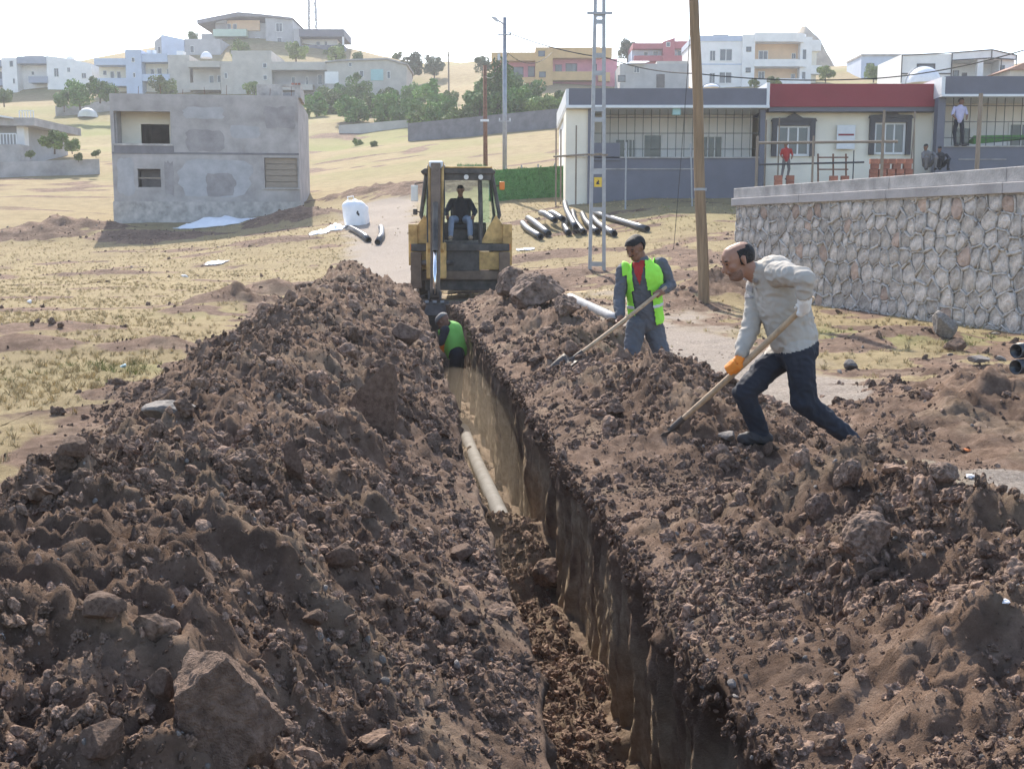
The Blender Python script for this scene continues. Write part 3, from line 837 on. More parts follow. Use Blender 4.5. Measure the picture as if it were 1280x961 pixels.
patch(228, 197, 322, 247, 'plaster_pale', 1); patch(262, 215, 300, 246, 'plaster_dark', 2, .018); patch(238, 132, 290, 148, 'plaster_pale', 3); patch(292, 155, 332, 172, 'plaster_pale', 4); patch(334, 130, 374, 160, 'plaster_dark', 5); patch(240, 160, 288, 190, 'plaster_dark', 6); patch(158, 195, 180, 246, 'plaster_pale', 7); patch(214, 200, 226, 246, 'plaster_dark', 8)
h.box('slab_edge', (154, 190, 376, 192.5), -.022, -.001, 'concrete_dark')
for k in range(9): MB().cyl((X0 + .3 + k * (X1 - X0 - .6) / 8, .12 + .02 * (k % 3), ZT - .05), (X0 + .3 + k * (X1 - X0 - .6) / 8 + .03 * (k % 2), .12, ZT + .25 + .12 * (k % 3)), .014, n=5).build('rebar', 'rust', h.t)
b0 = hole[1]
m = MB(); m.box(b0[0], b0[1], .08, .14, (b0[2] + b0[3]) / 2 - .03, (b0[2] + b0[3]) / 2 + .03); m.build('window_bar', 'board', h.t)
MB().box(b0[0], b0[1], .9, .95, b0[2], b0[3]).build('inner_wall', 'concrete_dark', h.t)
b0 = hole[2]
for k in range(5):
    zz = b0[2] + (b0[3] - b0[2]) * k / 5
    MB().box(b0[0] + .02, b0[1] - .02, .12, .16, zz + .01, zz + (b0[3] - b0[2]) / 5 - .012).build('board', 'board', h.t)
h.box('window_sill', (331, 234.5, 377, 236), -.08, .2, 'concrete_light')
x0, x1, z0, z1 = h.r((326, 101, 379, 117.5))
MB().wall_open(x0, x1, ZT - .02, z1, .6, .8, [(h.x(357), h.x(372), ZT + .05, z1 - .1)]).box(x0, x0 + .2, .8, 4, ZT, z1).box(x1 - .2, x1, .8, 4, ZT, z1).box(x0 + .2, x1 - .2, 3.8, 4, ZT, z1).build('stair_head', 'concrete_light', h.t)
for k in range(3):
    MB().box(h.x(368 + 4 * k), h.x(371 + 4 * k), .65, .85, z1, z1 + .10).build('brick', 'brick_red', h.t)

# --- the row of low white houses on the right
def bars(h, b, y, nz_=3, step=.33, m='dark_steel'):
    """steel grille: each bar its own piece"""
    x0, x1, z0, z1 = h.r(b); n = int((x1 - x0) / step); me = None
    for k in range(n + 1):
        o = MB().box(-.011, .011, -.011, .011, 0, z1 - z0).build('bar', m, h.t, loc=(x0 + (x1 - x0) * k / n, y, z0)) if me is None else obj('bar', me, None, h.t, loc=(x0 + (x1 - x0) * k / n, y, z0))
        me = o.data
    for k in range(nz_):
        zz = z0 + (z1 - z0) * (k + .5) / nz_
        MB().box(x0, x1, y - .04, y - .013, zz - .014, zz + .014).build('rail', m, h.t)

YR = 47.0
h = House('row_house', 'white low house with dark grey fascia and barred veranda behind the lattice pole', 'house', 706, 240, YR)
h.body((708, 137, 945, 240), 2.2, 9, 'white_render')
h.body((705.5, 137, 735, 196), 0, 2.2, 'cream_render', 0); h.body((705.5, 196, 735, 240), .06, 2.2, 'cream_render', 2)
h.box('fascia', (708, 112, 945, 133), -.35, 9.2, 'slate_paint'); h.box('fascia_trim', (705, 133, 948.5, 136.5), -.45, 9.3, 'metal_white')
h.box('fascia_end', (704.5, 113, 708, 133), -.40, 9.1, 'metal_white'); h.box('fascia_end', (945, 105, 948.5, 133), -.40, 9.1, 'metal_white')
h.box('pillar', (732, 137, 738, 240), -.12, .22, 'slate_paint', down=2); h.box('pillar', (940, 137, 946, 240), -.12, .22, 'slate_paint', down=2)
h.box('veranda_wall', (738, 198, 940, 240), -.08, .14, 'slate_paint', down=2); h.box('wall_coping', (738, 196.5, 940, 198), -.14, .2, 'concrete_light'); h.box('wall_band', (738, 211, 862, 212.2), -.11, -.081, 'concrete_light')
bars(h, (739, 137, 939, 196.5), .03)
h.win((772, 170, 795, 198), 2.2); h.win((808, 164, 829, 206), 2.2, mull=0); h.win((880, 166, 906, 196), 2.2, mull=2); h.win((784, 168, 797, 196), 2.18, mull=2)
h.box('air_conditioner', (863, 160, 870, 181), -.30, .02, 'metal_white', bevel=.03); h.box('lamp', (833, 134, 843, 145), -.30, -.05, 'mint_panel', bevel=.03)
h.box('tarpaulin', (739, 179, 771, 201), -.14, -.09, 'slate_paint')
x0, x1 = h.x(738), h.x(818)
MB().add([(x0, 9.3, h.z(112)), (x1, 9.3, h.z(97)), (x1, 9.3, h.z(112)), (x0, 14, h.z(112)), (x1, 14, h.z(97)), (x1, 14, h.z(112))], [(0, 1, 2), (5, 4, 3), (0, 3, 4, 1), (1, 4, 5, 2), (0, 2, 5, 3)]).build('lean_to_roof', 'cream_render', h.t)

h = House('row_house', 'cream low house with wide red fascia and ornate dark window surrounds', 'house', 950, 232, YR + .4)
h.body((950, 140, 1153, 232), .4, 9, 'cream_render')
h.box('fascia', (950, 106, 1153, 134.5), -.25, 9.2, 'red_paint'); h.box('fascia_trim', (950, 134.5, 1153, 140), -.18, 9.0, 'slate_paint')
for (a, b_, c, d) in [(962, 156, 1005, 192), (1081, 152, 1122, 190)]:
    h.win((a + 4, b_ + 3, c - 4, d), .4, 'window_frame', 2)
    x0, x1, z0, z1 = h.r((a, b_, c, d)); w = .16; cx = (x0 + x1) / 2
    m = MB(); m.box(x0 - w, x0 + .04, .22, .39, z0 - .1, z1 + w); m.box(x1 - .04, x1 + w, .22, .39, z0 - .1, z1 + w)
    m.prism([(x0 - w - .06, z1 + w), (x1 + w + .06, z1 + w), (x1 + w, z1 + w + .12), (cx + .35, z1 + w + .14), (cx, z1 + w + .34), (cx - .35, z1 + w + .14), (x0 - w, z1 + w + .12)], .2, .385)
    m.box(x0 + .04, x1 - .04, .24, .388, z1 - .02, z1 + w); m.build('window_surround', 'dark_frame', h.t)
bd = h.box('notice_board', (1036, 156, 1058, 186), .20, .26, 'metal_white')
h.box('print', (1037.5, 167, 1056.5, 169.3), .19, .199, 'red_paint', bd)

h = House('row_house', 'white low house with slate fascia and barred veranda at the end of the row', 'house', 1155, 225, YR - .3)
h.body((1163, 122, 1370, 225), 2.2, 9, 'white_render')
h.box('fascia', (1158, 97, 1370, 119.5), -.35, 9.2, 'slate_paint'); h.box('fascia_trim', (1154, 119.5, 1371, 122.5), -.45, 9.3, 'metal_white'); h.box('fascia_end', (1153.8, 98, 1158, 119.5), -.40, 9.1, 'metal_white')
h.box('pillar', (1154, 122.5, 1163, 225), -.12, .3, 'slate_paint', down=2)
h.box('veranda_wall', (1163, 184, 1370, 225), -.08, .14, 'slate_paint', down=2); h.box('wall_coping', (1163, 182.5, 1370, 184), -.14, .2, 'concrete_light'); h.box('wall_band', (1182, 199, 1240, 200), -.11, -.081, 'concrete_light')
bars(h, (1163.5, 122.5, 1330, 182.5), .03)
h.win((1203, 155, 1212, 180), 2.2, mull=0); h.win((1212, 155, 1221, 182), 2.2, mull=0); h.win((1272, 150, 1300, 180), 2.2)
h.box('lamp', (1265, 120.5, 1274, 131), -.30, -.05, 'slate_paint', bevel=.03)
x0, x1, z0, z1 = h.r((1203, 168, 1275, 180))
MB().add([(x0, .25, z0), (x1, .3, z1 - .1), (x1, .9, z1 - .15), (x0, .9, z0 + .1), (x0, .25, z0 + .35), (x1, .3, z1)], [(0, 1, 5, 4), (4, 5, 2, 3), (0, 4, 3), (1, 2, 5), (0, 3, 2, 1)]).build('green_cloth', 'hedge_green', h.t)

# --- houses on the hill
h = House('hill_house', 'white two storey house with blue grey parapets at the far left', 'house', 0, 130, 165)
h.body((-40, 75, 27, 131), 1.6, 10, 'white_render'); h.roof((-40, 75, 27, 83), -.2, 1.6, 'blue_grey_paint'); h.balcony((-40, 99, 27, 107), -.2, 1.6, 'blue_grey_paint')
h.body((27, 73, 45, 131), -.3, 10, 'white_render'); h.body((45, 80, 80, 131), 1.6, 10, 'white_render'); h.roof((45, 71, 80, 80), -.2, 10, 'blue_grey_paint')
h.balcony((58, 96, 81, 104), -.2, 1.6, 'blue_grey_paint'); h.balcony((45, 121, 81, 127), -.2, 1.6, 'blue_grey_paint')
x0, x1 = h.x(80), h.x(134)
MB().prism([(x0, -3), (x1, -3), (x1, h.z(80)), (h.x(110), h.z(74)), (x0, h.z(70))], 0, 10).build('wall', 'white_render', h.t)
for b in [(37, 77, 41, 84), (40, 99, 42, 105), (56, 88, 59, 92), (57, 110, 60, 116), (68, 112, 72, 121), (8, 88, 14, 98), (17, 88, 22, 98)]: h.win(b, 1.6 if b[0] < 27 or b[0] > 45 else -.3, mull=0)
for b in [(89, 86, 94, 96), (105, 85, 108, 90), (122, 92, 127, 98)]: h.win(b, 0)
h.box('roof_tank', (95, 66, 100, 71), 3, 4.5, 'metal_white'); h.box('roof_hut', (44, 66, 66, 71), 3, 8, 'concrete')

h = House('hill_house', 'light blue house with stair tower and recessed balconies above the green slope', 'house', 138, 118, 160)
h.body((138, 82, 176, 118), 1.6, 9, 'cream_render'); h.roof((138, 73.5, 176, 82), -.2, 9, 'blue_render'); h.balcony((138, 98, 177, 108), -.2, 1.6, 'blue_render')
h.body((176, 63, 195, 118), -.3, 9, 'blue_render'); h.body((195, 78, 226, 118), 1.6, 9, 'cream_render'); h.roof((195, 67.5, 226, 78), -.1, 9, 'blue_render'); h.balcony((195, 93, 228, 102), -.2, 1.6, 'blue_render')
h.body((226, 69, 252, 118), 0, 9, 'beige_render')
for b in [(143, 87, 147, 92), (152, 88, 156, 98), (160, 88, 164, 98), (201, 85, 205, 92), (209, 84, 214, 93), (221, 85, 225, 93)]: h.win(b, 1.6, mull=0)
h.win((184, 73, 187, 78), -.3, mull=0); h.win((185, 92, 187, 97), -.3, mull=0)
for x in (196, 202): MB().cyl((h.x(x), 3, h.z(67)), (h.x(x), 3, h.z(59)), .35).build('roof_tank', 'metal_white', h.t)
h.box('roof_tank', (232, 61, 240, 69), 2, 3.5, 'metal_white')

h = House('hill_house', 'grey house with sloping roofline and plain walls behind the light blue house', 'house', 211, 74, 180)
x = [h.x(q) for q in (211, 220, 247, 290)]
MB().prism([(x[0], -3), (x[1], -3), (x[1], h.z(45)), (x[0], h.z(52))], 0, 9).build('wall', 'grey_render', h.t)
MB().prism([(x[1], -3), (x[2], -3), (x[2], h.z(50)), (x[1], h.z(44))], -.3, 9).build('wall', 'blue_render', h.t)
h.body((247, 49, 290, 74), 0, 9, 'grey_render'); h.win((215, 59, 218, 67), 0, mull=0); h.win((254, 58, 258, 66), 0, mull=0)

h = House('hill_house', 'tall grey house with green and peach balconies at the top of the hill', 'house', 264, 64, 190)
h.body((345, 23, 378, 66), -.2, 10, 'grey_render'); h.body((282, 27, 345, 66), 1.5, 10, 'grey_render'); h.box('peach_wall', (297, 24, 336, 37), 1.2, 1.5, 'peach_render')
x0, x1, x2, x3 = h.x(264), h.x(313), h.x(345), h.x(378)
MB().prism([(x0, h.z(31)), (x0, h.z(26)), (x1, h.z(16)), (x2, h.z(19)), (x3, h.z(23)), (x3, h.z(26)), (x2, h.z(22)), (x1, h.z(21.5))], -.5, 10).build('roof', 'concrete_dark', h.t)
MB().prism([(h.x(284), h.z(28)), (h.x(297), h.z(24)), (h.x(297), h.z(28))], .5, 1.4).build('gable', 'grey_render', h.t)
h.balcony((282, 37, 322, 46), -.2, 1.5, 'green_render'); h.balcony((265, 41, 282, 50), 1.2, 5, 'grey_render'); h.body((278, 50, 284, 66), 1.0, 8, 'grey_render')
for b in [(297, 29, 301, 36), (304, 29, 308, 36), (330, 46, 335, 55), (302, 49, 306, 55)]: h.win(b, 1.2 if b[1] < 37 else 1.5, mull=0)
h.win((358, 30, 365, 40), -.2); h.win((359, 48, 364, 56), -.2, mull=0)

h = House('hill_house', 'small white house with dark parapet and open corner beside the mast', 'house', 380, 66, 188)
h.body((378, 36, 386, 66), 0, 8, 'grey_render'); h.body((386, 47, 428, 66), 2, 8, 'white_render'); h.roof((385, 37, 439, 46.5), -.3, 8, 'slate_paint'); h.balcony((386, 57, 439, 64), -.3, 2, 'slate_paint')
h.body((386, 64, 439, 68), -.25, 8, 'grey_render'); h.box('pillar', (436.5, 46.5, 438.5, 58), -.2, .2, 'white_render'); h.win((403, 50, 407, 57), 2, mull=0); h.win((413, 50, 416, 58), 2, mull=0)

h = House('hill_house', 'grey beige house with tall blank stair tower behind the concrete house', 'house', 250, 118, 158)
h.body((252, 84, 304, 120), 1.6, 9, 'beige_render'); h.roof((250, 77, 289, 84.5), -.3, 9, 'beige_render'); h.balcony((252, 104, 289, 113), -.3, 1.6, 'beige_render')
h.body((304, 64, 351, 120), -.2, 9, 'beige_render'); h.body((351, 87, 417, 120), 1.6, 9, 'grey_render'); h.roof((351, 78, 418, 88), -.3, 9, 'beige_render'); h.balcony((351, 106, 400, 113), -.3, 1.6, 'beige_render')
h.body((289, 77, 304, 120), 0, 9, 'beige_render')
for b in [(272, 93, 277, 103), (282, 93, 286, 101), (372, 95, 376, 104), (389, 95, 392, 104), (404, 92, 409, 104)]: h.win(b, 1.6, mull=0)
h.win((294, 92, 297, 98), 0, mull=0); h.win((341, 80, 345, 85), -.2, mull=0); h.win((341, 95, 345, 100), -.2, mull=0)
h.box('roof_hut', (300, 62, 306, 66), 1, 3, 'concrete')

h = House('hill_house', 'long low beige house with a mint blue wall panel above the thicket', 'house', 417, 118, 156)
x = [h.x(q) for q in (417, 433, 490, 513)]
MB().prism([(x[0], -3), (x[3], -3), (x[3], h.z(82)), (x[2], h.z(75)), (x[1], h.z(77)), (x[0], h.z(79))], 0, 9).build('wall', 'beige_render', h.t)
MB().prism([(x[0] - .2, h.z(79)), (x[1], h.z(77)), (x[2], h.z(75)), (x[3] + .2, h.z(82)), (x[3] + .2, h.z(80)), (x[2], h.z(73)), (x[1], h.z(75)), (x[0] - .2, h.z(77))], -.3, 9.2).build('roof', 'concrete', h.t)
h.box('mint_panel', (470, 87, 485, 101), -.08, -.005, 'mint_panel'); h.box('white_panel', (414.5, 90, 431, 105), -.08, -.005, 'white_render')
for b in [(444, 79, 447, 83), (441, 96, 445, 100), (457, 89, 461, 96), (490, 90, 493, 98), (425, 92, 429, 99), (449, 97, 453, 100)]: h.win(b, -.01, mull=0)

h = House('hill_house', 'pink and mustard yellow two storey house behind the street lamp', 'house', 615, 118, 150)
h.body((618, 76, 668, 118), 1.4, 9, 'pink_render'); h.roof((615, 66, 669, 76.5), -.2, 9, 'yellow_render'); h.balcony((620, 97, 668, 104), -.2, 1.4, 'yellow_render')
h.body((668, 60, 689, 118), -.4, 9, 'yellow_render'); h.body((689, 73, 738, 118), 1.2, 9, 'pink_render'); h.roof((689, 60, 760, 73), -.2, 9, 'yellow_render'); h.balcony((686, 90, 740, 101), -.3, 1.2, 'yellow_render')
h.body((738, 73, 767, 118), .6, 9, 'pink_render'); h.balcony((744, 91, 758, 102), -.2, .6, 'yellow_render')
for b in [(642, 83, 653, 95), (660, 82, 667, 94)]: h.win(b, 1.4, 'dark_frame')
for b in [(693, 80, 700, 90), (706, 79, 718, 90), (694, 108, 700, 118), (706, 107, 718, 113)]: h.win(b, 1.2, 'dark_frame')
for b in [(672, 65, 679, 71), (673, 91, 680, 97)]: h.win(b, -.4, 'dark_frame', 0)
h.win((739, 80, 742, 88), .6, 'dark_frame', 0); h.box('roof_hut', (690, 57.5, 700, 60.5), 2, 4, 'concrete'); h.box('roof_hut', (737, 56, 747, 60.5), 2, 4, 'yellow_render')

h = House('hill_house', 'maroon house with pale blue balcony walls behind the white roofed shed', 'house', 785, 108, 165)
h.body((785, 61, 857, 108), 1.2, 8, 'blue_render'); h.roof((785, 54.5, 822, 61.5), -.2, 8, 'maroon_render'); h.roof((835, 52, 858, 61), -.2, 8, 'maroon_render')
x = [h.x(q) for q in (821, 835, 844)]
MB().prism([(x[0], -3), (x[1], -3), (x[1], h.z(48)), (x[0], h.z(53))], -.4, 8).build('wall', 'maroon_render', h.t)
h.balcony((787, 70, 821, 77), -.2, 1.2, 'maroon_render'); h.balcony((835, 70, 858, 77), -.2, 1.2, 'maroon_render'); h.body((785, 77, 857, 108), .4, 8, 'maroon_render')
for b in [(800, 64, 804, 70), (811, 63, 816, 70), (840, 62, 845, 70), (848, 63, 853, 69)]: h.win(b, 1.2, mull=0)
h.win((825, 54, 829, 59), -.4, mull=0)
h = House('shed_house', 'low grey shed house with slanted white roof below the maroon house', 'house', 770, 112, 140)
h.body((770, 80, 853, 114), 0, 7, 'grey_render'); x0, x1 = h.x(779), h.x(809)
MB().add([(x0, -.6, h.z(80)), (x1 - 1, -.6, h.z(79.5)), (x1, 3, h.z(72)), (x0 + .8, 3, h.z(72)), (x0, -.6, h.z(81)), (x1 - 1, -.6, h.z(80.5)), (x1, 3, h.z(73)), (x0 + .8, 3, h.z(73))], [(0, 1, 2, 3), (7, 6, 5, 4), (0, 4, 5, 1), (1, 5, 6, 2), (2, 6, 7, 3), (3, 7, 4, 0)]).build('roof', 'metal_white', h.t)
h.win((787, 84, 793, 91), 0, mull=1); h.win((768, 95, 776, 102), 0, 'dark_frame', 0); h.box('annex', (815, 76, 853, 82), .5, 6, 'beige_render'); h.box('doorway', (814, 93, 824, 110), -.05, -.004, 'dark_frame')

h = House('apartment_house', 'white apartment house with curved peach coloured balconies on the right', 'house', 858, 108, 150)
h.body((858, 52, 916, 110), 0, 10, 'white_render'); h.roof((857, 45, 916, 52), -.1, 10, 'blue_render'); h.body((916, 44, 931, 110), -.4, 10, 'white_render'); h.body((931, 52, 987, 110), 1.6, 10, 'peach_render'); h.body((987, 46, 1001, 110), .3, 10, 'white_render')
h.box('string_course', (858, 80, 916, 81.5), -.06, -.003, 'blue_render')
def curved_slab(h, b, m, name):
    x0, x1, z0, z1 = h.r(b); xe = x1 - 2.2; pts = [(x0, 1.7), (x0, -.5), (xe, -.5)] + [(xe + 2.2 * math.sin(a), -.5 + 2.2 * (1 - math.cos(a))) for a in [i * math.pi / 16 for i in range(1, 9)]]
    MB().prism(pts, z0, z1, 'z').build(name, m, h.t, smooth=False)
curved_slab(h, (930, 42, 996, 53), 'white_render', 'roof'); curved_slab(h, (930, 75, 1000, 84), 'white_render', 'balcony'); curved_slab(h, (930, 99, 1000, 108), 'white_render', 'balcony')
h.roof((1000, 47, 1016, 61), 2, 9, 'white_render'); h.body((1001, 61, 1012, 110), 2.5, 9, 'cream_render'); h.balcony((1000, 80, 1016, 91), 1.4, 2.5, 'white_render')
for b in [(878, 64, 884, 76), (890, 62, 904, 76), (890, 91, 904, 104), (878, 92, 884, 104)]: h.win(b, 0)
for b in [(921, 60, 926, 65), (921, 86, 926, 91)]: h.win(b, -.4, 'dark_frame', 0)
for b in [(940, 62, 950, 74), (980, 65, 984, 71), (940, 88, 947, 98), (980, 91, 984, 97)]: h.win(b, 1.6)
h.win((990, 62, 994, 74), .3, mull=0); h.win((990, 90, 994, 100), .3, mull=0); h.box('roof_hut', (885, 40, 903, 46), 2, 5, 'concrete')

h = House('hill_house', 'small pale blue house with one dark window near the rocky hill', 'house', 1060, 98, 165)
h.body((1060, 70, 1107, 100), 0, 7, 'blue_render'); h.roof((1059, 68, 1108, 70.5), -.2, 7.2, 'concrete'); h.win((1067, 80, 1075, 87), 0, 'dark_frame'); h.win((1092, 80, 1097, 88), 0, 'dark_frame', 0)
h = House('hill_house', 'modern white house edged with black trim lines above the row houses', 'house', 1108, 103, 122)
h.body((1109, 68, 1168, 104), 0, 8, 'white_render'); h.body((1168, 76, 1246, 104), 2.4, 8, 'white_render'); h.body((1228, 74, 1246, 104), .4, 2.4, 'white_render'); h.box('pillar', (1200, 75, 1207, 104), 0, .5, 'white_render', down=3)
x = [h.x(q) for q in (1107, 1168, 1216, 1246)]
MB().prism([(x[1], h.z(76)), (x[3], h.z(74)), (x[3], h.z(69)), (x[2], h.z(62)), (x[1], h.z(66.5))], -.05, 7.9).build('roof', 'white_render', h.t)
m = MB()
for (a, b) in [((1108.5, 104), (1108.5, 69)), ((1108, 69.5), (1168.5, 66.5)), ((1168.5, 104), (1168.5, 66)), ((1168, 66.5), (1216, 62.5)), ((1216, 62.5), (1246, 69.5)), ((1246, 69), (1246, 104)), ((1168, 76), (1216, 73)), ((1216, 73), (1246, 75)), ((1216, 62), (1216, 73)), ((1228, 75), (1228, 104)), ((1108, 92.5), (1168, 92.5))]:
    m.cyl((h.x(a[0]), -.1, h.z(a[1])), (h.x(b[0]), -.1, h.z(b[1])), .06, n=4)
m.build('trim_lines', 'black_trim', h.t)
h.win((1129, 82, 1147, 95), 0, 'black_trim', 1, .18); h.win((1182, 85, 1188, 97), 2.4, 'black_trim', 0); h.win((1230, 82, 1234, 93), .4, 'black_trim', 0); h.win((1193, 88, 1198, 95), 2.4, 'black_trim', 0)
MB().prism([(h.x(1158), h.z(67)), (h.x(1196), h.z(67)), (h.x(1203), h.z(58)), (h.x(1196), h.z(57))], 4, 9).build('rear_roof', 'grey_render', h.t)
h = House('tiled_house', 'low house with brown tiled roof beside the black trimmed house', 'house', 1238, 98, 115)
h.body((1240, 85, 1330, 99), 0, 6, 'beige_render')
MB().prism([(h.x(1234), h.z(88)), (h.x(1252), h.z(80)), (h.x(1330), h.z(84)), (h.x(1330), h.z(88))], -.5, 6.3).build('roof', 'roof_tile', h.t)

# --- terrace house low on the far left
h = House('terrace_house', 'low concrete house with white railings at the left edge of the field', 'house', 0, 207, 88)
h.body((-30, 158, 45, 208), 1.0, 9, 'grey_render'); h.roof((-30, 148, 64, 158), -.5, 9, 'concrete'); h.box('terrace', (-30, 182, 50, 207), -1.2, 1.0, 'concrete', down=2); h.body((38, 158, 47, 182), .2, 1.0, 'white_render', 0)
x0, x1 = h.x(-30), h.x(40)
MB().add([(x0, -1, h.z(135)), (x1, -1, h.z(148)), (x1, 9, h.z(148)), (x0, 9, h.z(135)), (x0, -1, h.z(139)), (x1, -1, h.z(150)), (x1, 9, h.z(150)), (x0, 9, h.z(139))], [(0, 1, 2, 3), (7, 6, 5, 4), (0, 4, 5, 1), (1, 5, 6, 2), (2, 6, 7, 3), (3, 7, 4, 0)]).build('canopy', 'metal_white', h.t)
for k in range(14):
    MB().box(-.03, .03, -.03, .03, 0, .75).build('baluster', 'metal_white', h.t, loc=(h.x(-4) + k * (h.x(46) - h.x(-4)) / 13, -1.1, h.z(182)))
for k in range(6):
    MB().box(-.03, .03, -.03, .03, 0, .5).build('baluster', 'metal_white', h.t, loc=(h.x(46) + k * (h.x(63) - h.x(46)) / 5, -.3, h.z(148)))
m = MB(); m.box(h.x(-4), h.x(46), -1.13, -1.07, h.z(182) + .75, h.z(182) + .82); m.box(h.x(46), h.x(63), -.33, -.27, h.z(148) + .5, h.z(148) + .56); m.build('handrail', 'metal_white', h.t)
h.win((3, 168, 8, 180), 1.0, mull=0)

# --- plain garden walls
def garden_wall(name, label, p0, p1, ht, m='concrete', seg=4):
    A, B = gp(*p0), gp(*p1)
    t = thing(name, label, 'wall', A)
    for k in range(seg):
        a = (B - A) * (k / seg); b = (B - A) * ((k + 1) / seg); n = Vector((-(B - A).y, (B - A).x, 0)).normalized() * .12
        vs = [a - n, b - n, b + n, a + n]; lo = [v + Vector((0, 0, -1.2)) for v in vs]; hi = [v + Vector((0, 0, ht)) for v in vs]
        MB().add(lo + hi, [(3, 2, 1, 0), (4, 5, 6, 7), (0, 1, 5, 4), (1, 2, 6, 5), (2, 3, 7, 6), (3, 0, 4, 7)]).build('wall_panel', m, t)
    return t
garden_wall('garden_wall', 'low grey concrete wall along the far left edge of the field', (-30, 224), (125, 218), 1.1, seg=5)
garden_wall('garden_wall', 'long dark grey block wall below the trees on the slope', (511, 177), (702, 160), 1.55, 'concrete_dark', 6)
garden_wall('garden_wall', 'low brownish wall below the thicket beside the dark block wall', (424, 167), (511, 160), .8, 'beige_render', 4)
garden_wall('garden_wall', 'short rubble wall by the white dome on the green slope', (70, 146), (150, 138), 1.3, 'concrete', 3)

def dome(name, label, px, py, rpx, sq=1., Y=None):
    p = gp(px, py) if Y is None else at(px, py, Y); R_ = rpx / F * p.y; vs = []; fs = []; n, r = 20, 7
    for j in range(r + 1):
        for i in range(n):
            a = 2 * math.pi * i / n; b = math.pi / 2 * j / r; k = 1 + .03 * math.cos(a * 8)
            vs.append((R_ * math.cos(a) * math.cos(b) * k, R_ * math.sin(a) * math.cos(b) * k, R_ * sq * math.sin(b) - .1))
    for j in range(r):
        for i in range(n): fs.append((j * n + i, j * n + (i + 1) % n, (j + 1) * n + (i + 1) % n, (j + 1) * n + i))
    t = thing(name, label, 'tent', p)
    MB().add(vs, fs).build('cover', 'white_sheet', t, smooth=True)
    MB().tube([(R_ * 1.02 * math.cos(q), .0, R_ * sq * 1.02 * math.sin(q) - .1) for q in [math.pi * i / 12 for i in range(13)]], .06, 5).build('hoop', 'steel', t)
    return t
dome('dome_tent', 'white domed cover standing on the green slope at left', 110, 146, 12, .95)
dome('dome_tent', 'large white ribbed dome behind the row house roofs', 1154, 103, 21, .95, 80)
dome('dome_tent', 'small white dome peeking over the grey fascia by the wooden pole', 889, 108, 10, .45, 75)
dome('dome_tent', 'round white dish dome on the roof beside the light blue house', 258, 72, 7, 1.1, 161)

# --- far rocky hill and mountain
def far_hill(name, cx, cy, rx, ry, hgt, m, seed):
    n, r = 40, 14; vs = []; fs = []
    for j in range(r + 1):
        for i in range(n):
            a = 2 * math.pi * i / n; q = j / r
            k = .5 * (1 + math.cos(math.pi * q)); x, y = math.cos(a) * rx * q, math.sin(a) * ry * q
            vs.append((cx + x, cy + y, -3 + (hgt + 3) * k * (1 + .25 * mnoise.noise((x / rx * 3, y / ry * 3, seed)) + .08 * mnoise.noise((x / rx * 11, y / ry * 11, seed)))))
    for j in range(r):
        for i in range(n): fs.append((j * n + i, j * n + (i + 1) % n, (j + 1) * n + (i + 1) % n, (j + 1) * n + i))
    tag(MB().add(vs, fs).build(name, m, smooth=True), kind='structure')
mat('rocky_hill', (.30, .24, .18), .95, .4, .25, .6, .8, tint=(.36, .30, .23))
p = at(1030, 60, 250); far_hill('rocky_hill', p.x, 262, 36, 40, p.z + 1.2, 'rocky_hill', 2)
p = at(1300, 60, 800); far_hill('far_mountain', p.x + 40, 820, 190, 120, p.z + 2, 'rocky_hill', 5)

# ================================================================== TREES
def leaf_crown(seed, n, R_, squash, leaf, clumps=9):
    rg = np.random.default_rng(seed)
    C = rg.normal(0, 1, (clumps, 3)); C /= np.linalg.norm(C, axis=1)[:, None]; C *= rg.uniform(.25, .88, (clumps, 1)); C[:, 2] *= squash
    rad = rg.uniform(.18, .46, clumps); k = rg.integers(0, clumps, n)
    q = rg.normal(0, 1, (n, 3)); q /= np.linalg.norm(q, axis=1)[:, None]
    P = C[k] + q * (rad[k] * rg.uniform(.35, 1.05, n) ** .6)[:, None]
    P[:, 2] = np.maximum(P[:, 2], -.8 * squash)
    P *= R_
    u = rg.normal(0, 1, (n, 3)); u /= np.linalg.norm(u, axis=1)[:, None]; w = np.cross(u, rg.normal(0, 1, (n, 3))); w /= np.linalg.norm(w, axis=1)[:, None]
    s = leaf * rg.uniform(.6, 1.3, (n, 1))
    V = np.stack([P - u * s, P + w * s * .5, P + u * s, P - w * s * .5], 1).reshape(-1, 3)
    Q = np.arange(4 * n).reshape(-1, 4)
    return V, Q
TREE_MESH = {}
def tree_meshes(kind, var):
    key = (kind, var)
    if key in TREE_MESH: return TREE_MESH[key]
    sq, mname = {'bush': (.75, 'leaf_olive'), 'tree': (.95, 'leaf_green'), 'tall': (1.45, 'leaf_green'), 'pale': (.9, 'leaf_grey')}[kind]
    V, Q = leaf_crown(50 + var + len(kind) * 11, 3000, 1., sq, .10, 16 + 3 * var)
    V[:, 2] += sq * .72
    cm = np_mesh('crown', V, Q); cm.materials.append(MATS[mname])
    m = MB(); R = random.Random(var * 7 + 1)
    top = Vector((R.uniform(-.06, .06), R.uniform(-.06, .06), sq * .75)); m.tube([(0, 0, -.45), (.02, 0, .05), top * .6, top], [.07, .05, .04, .02], 7)
    for k in range(5):
        a = k * 1.26 + R.uniform(-.4, .4); b = top * R.uniform(.3, .6); e = b + Vector((math.cos(a) * .5, math.sin(a) * .5, R.uniform(.2, .5))); m.tube([b, (b + e) / 2 + Vector((0, 0, .05)), e], [.03, .02, .01], 5)
    o = m.build('trunk', 'bark'); tm = o.data; bpy.data.objects.remove(o)
    TREE_MESH[key] = (cm, tm)
    return TREE_MESH[key]
tn = [0]
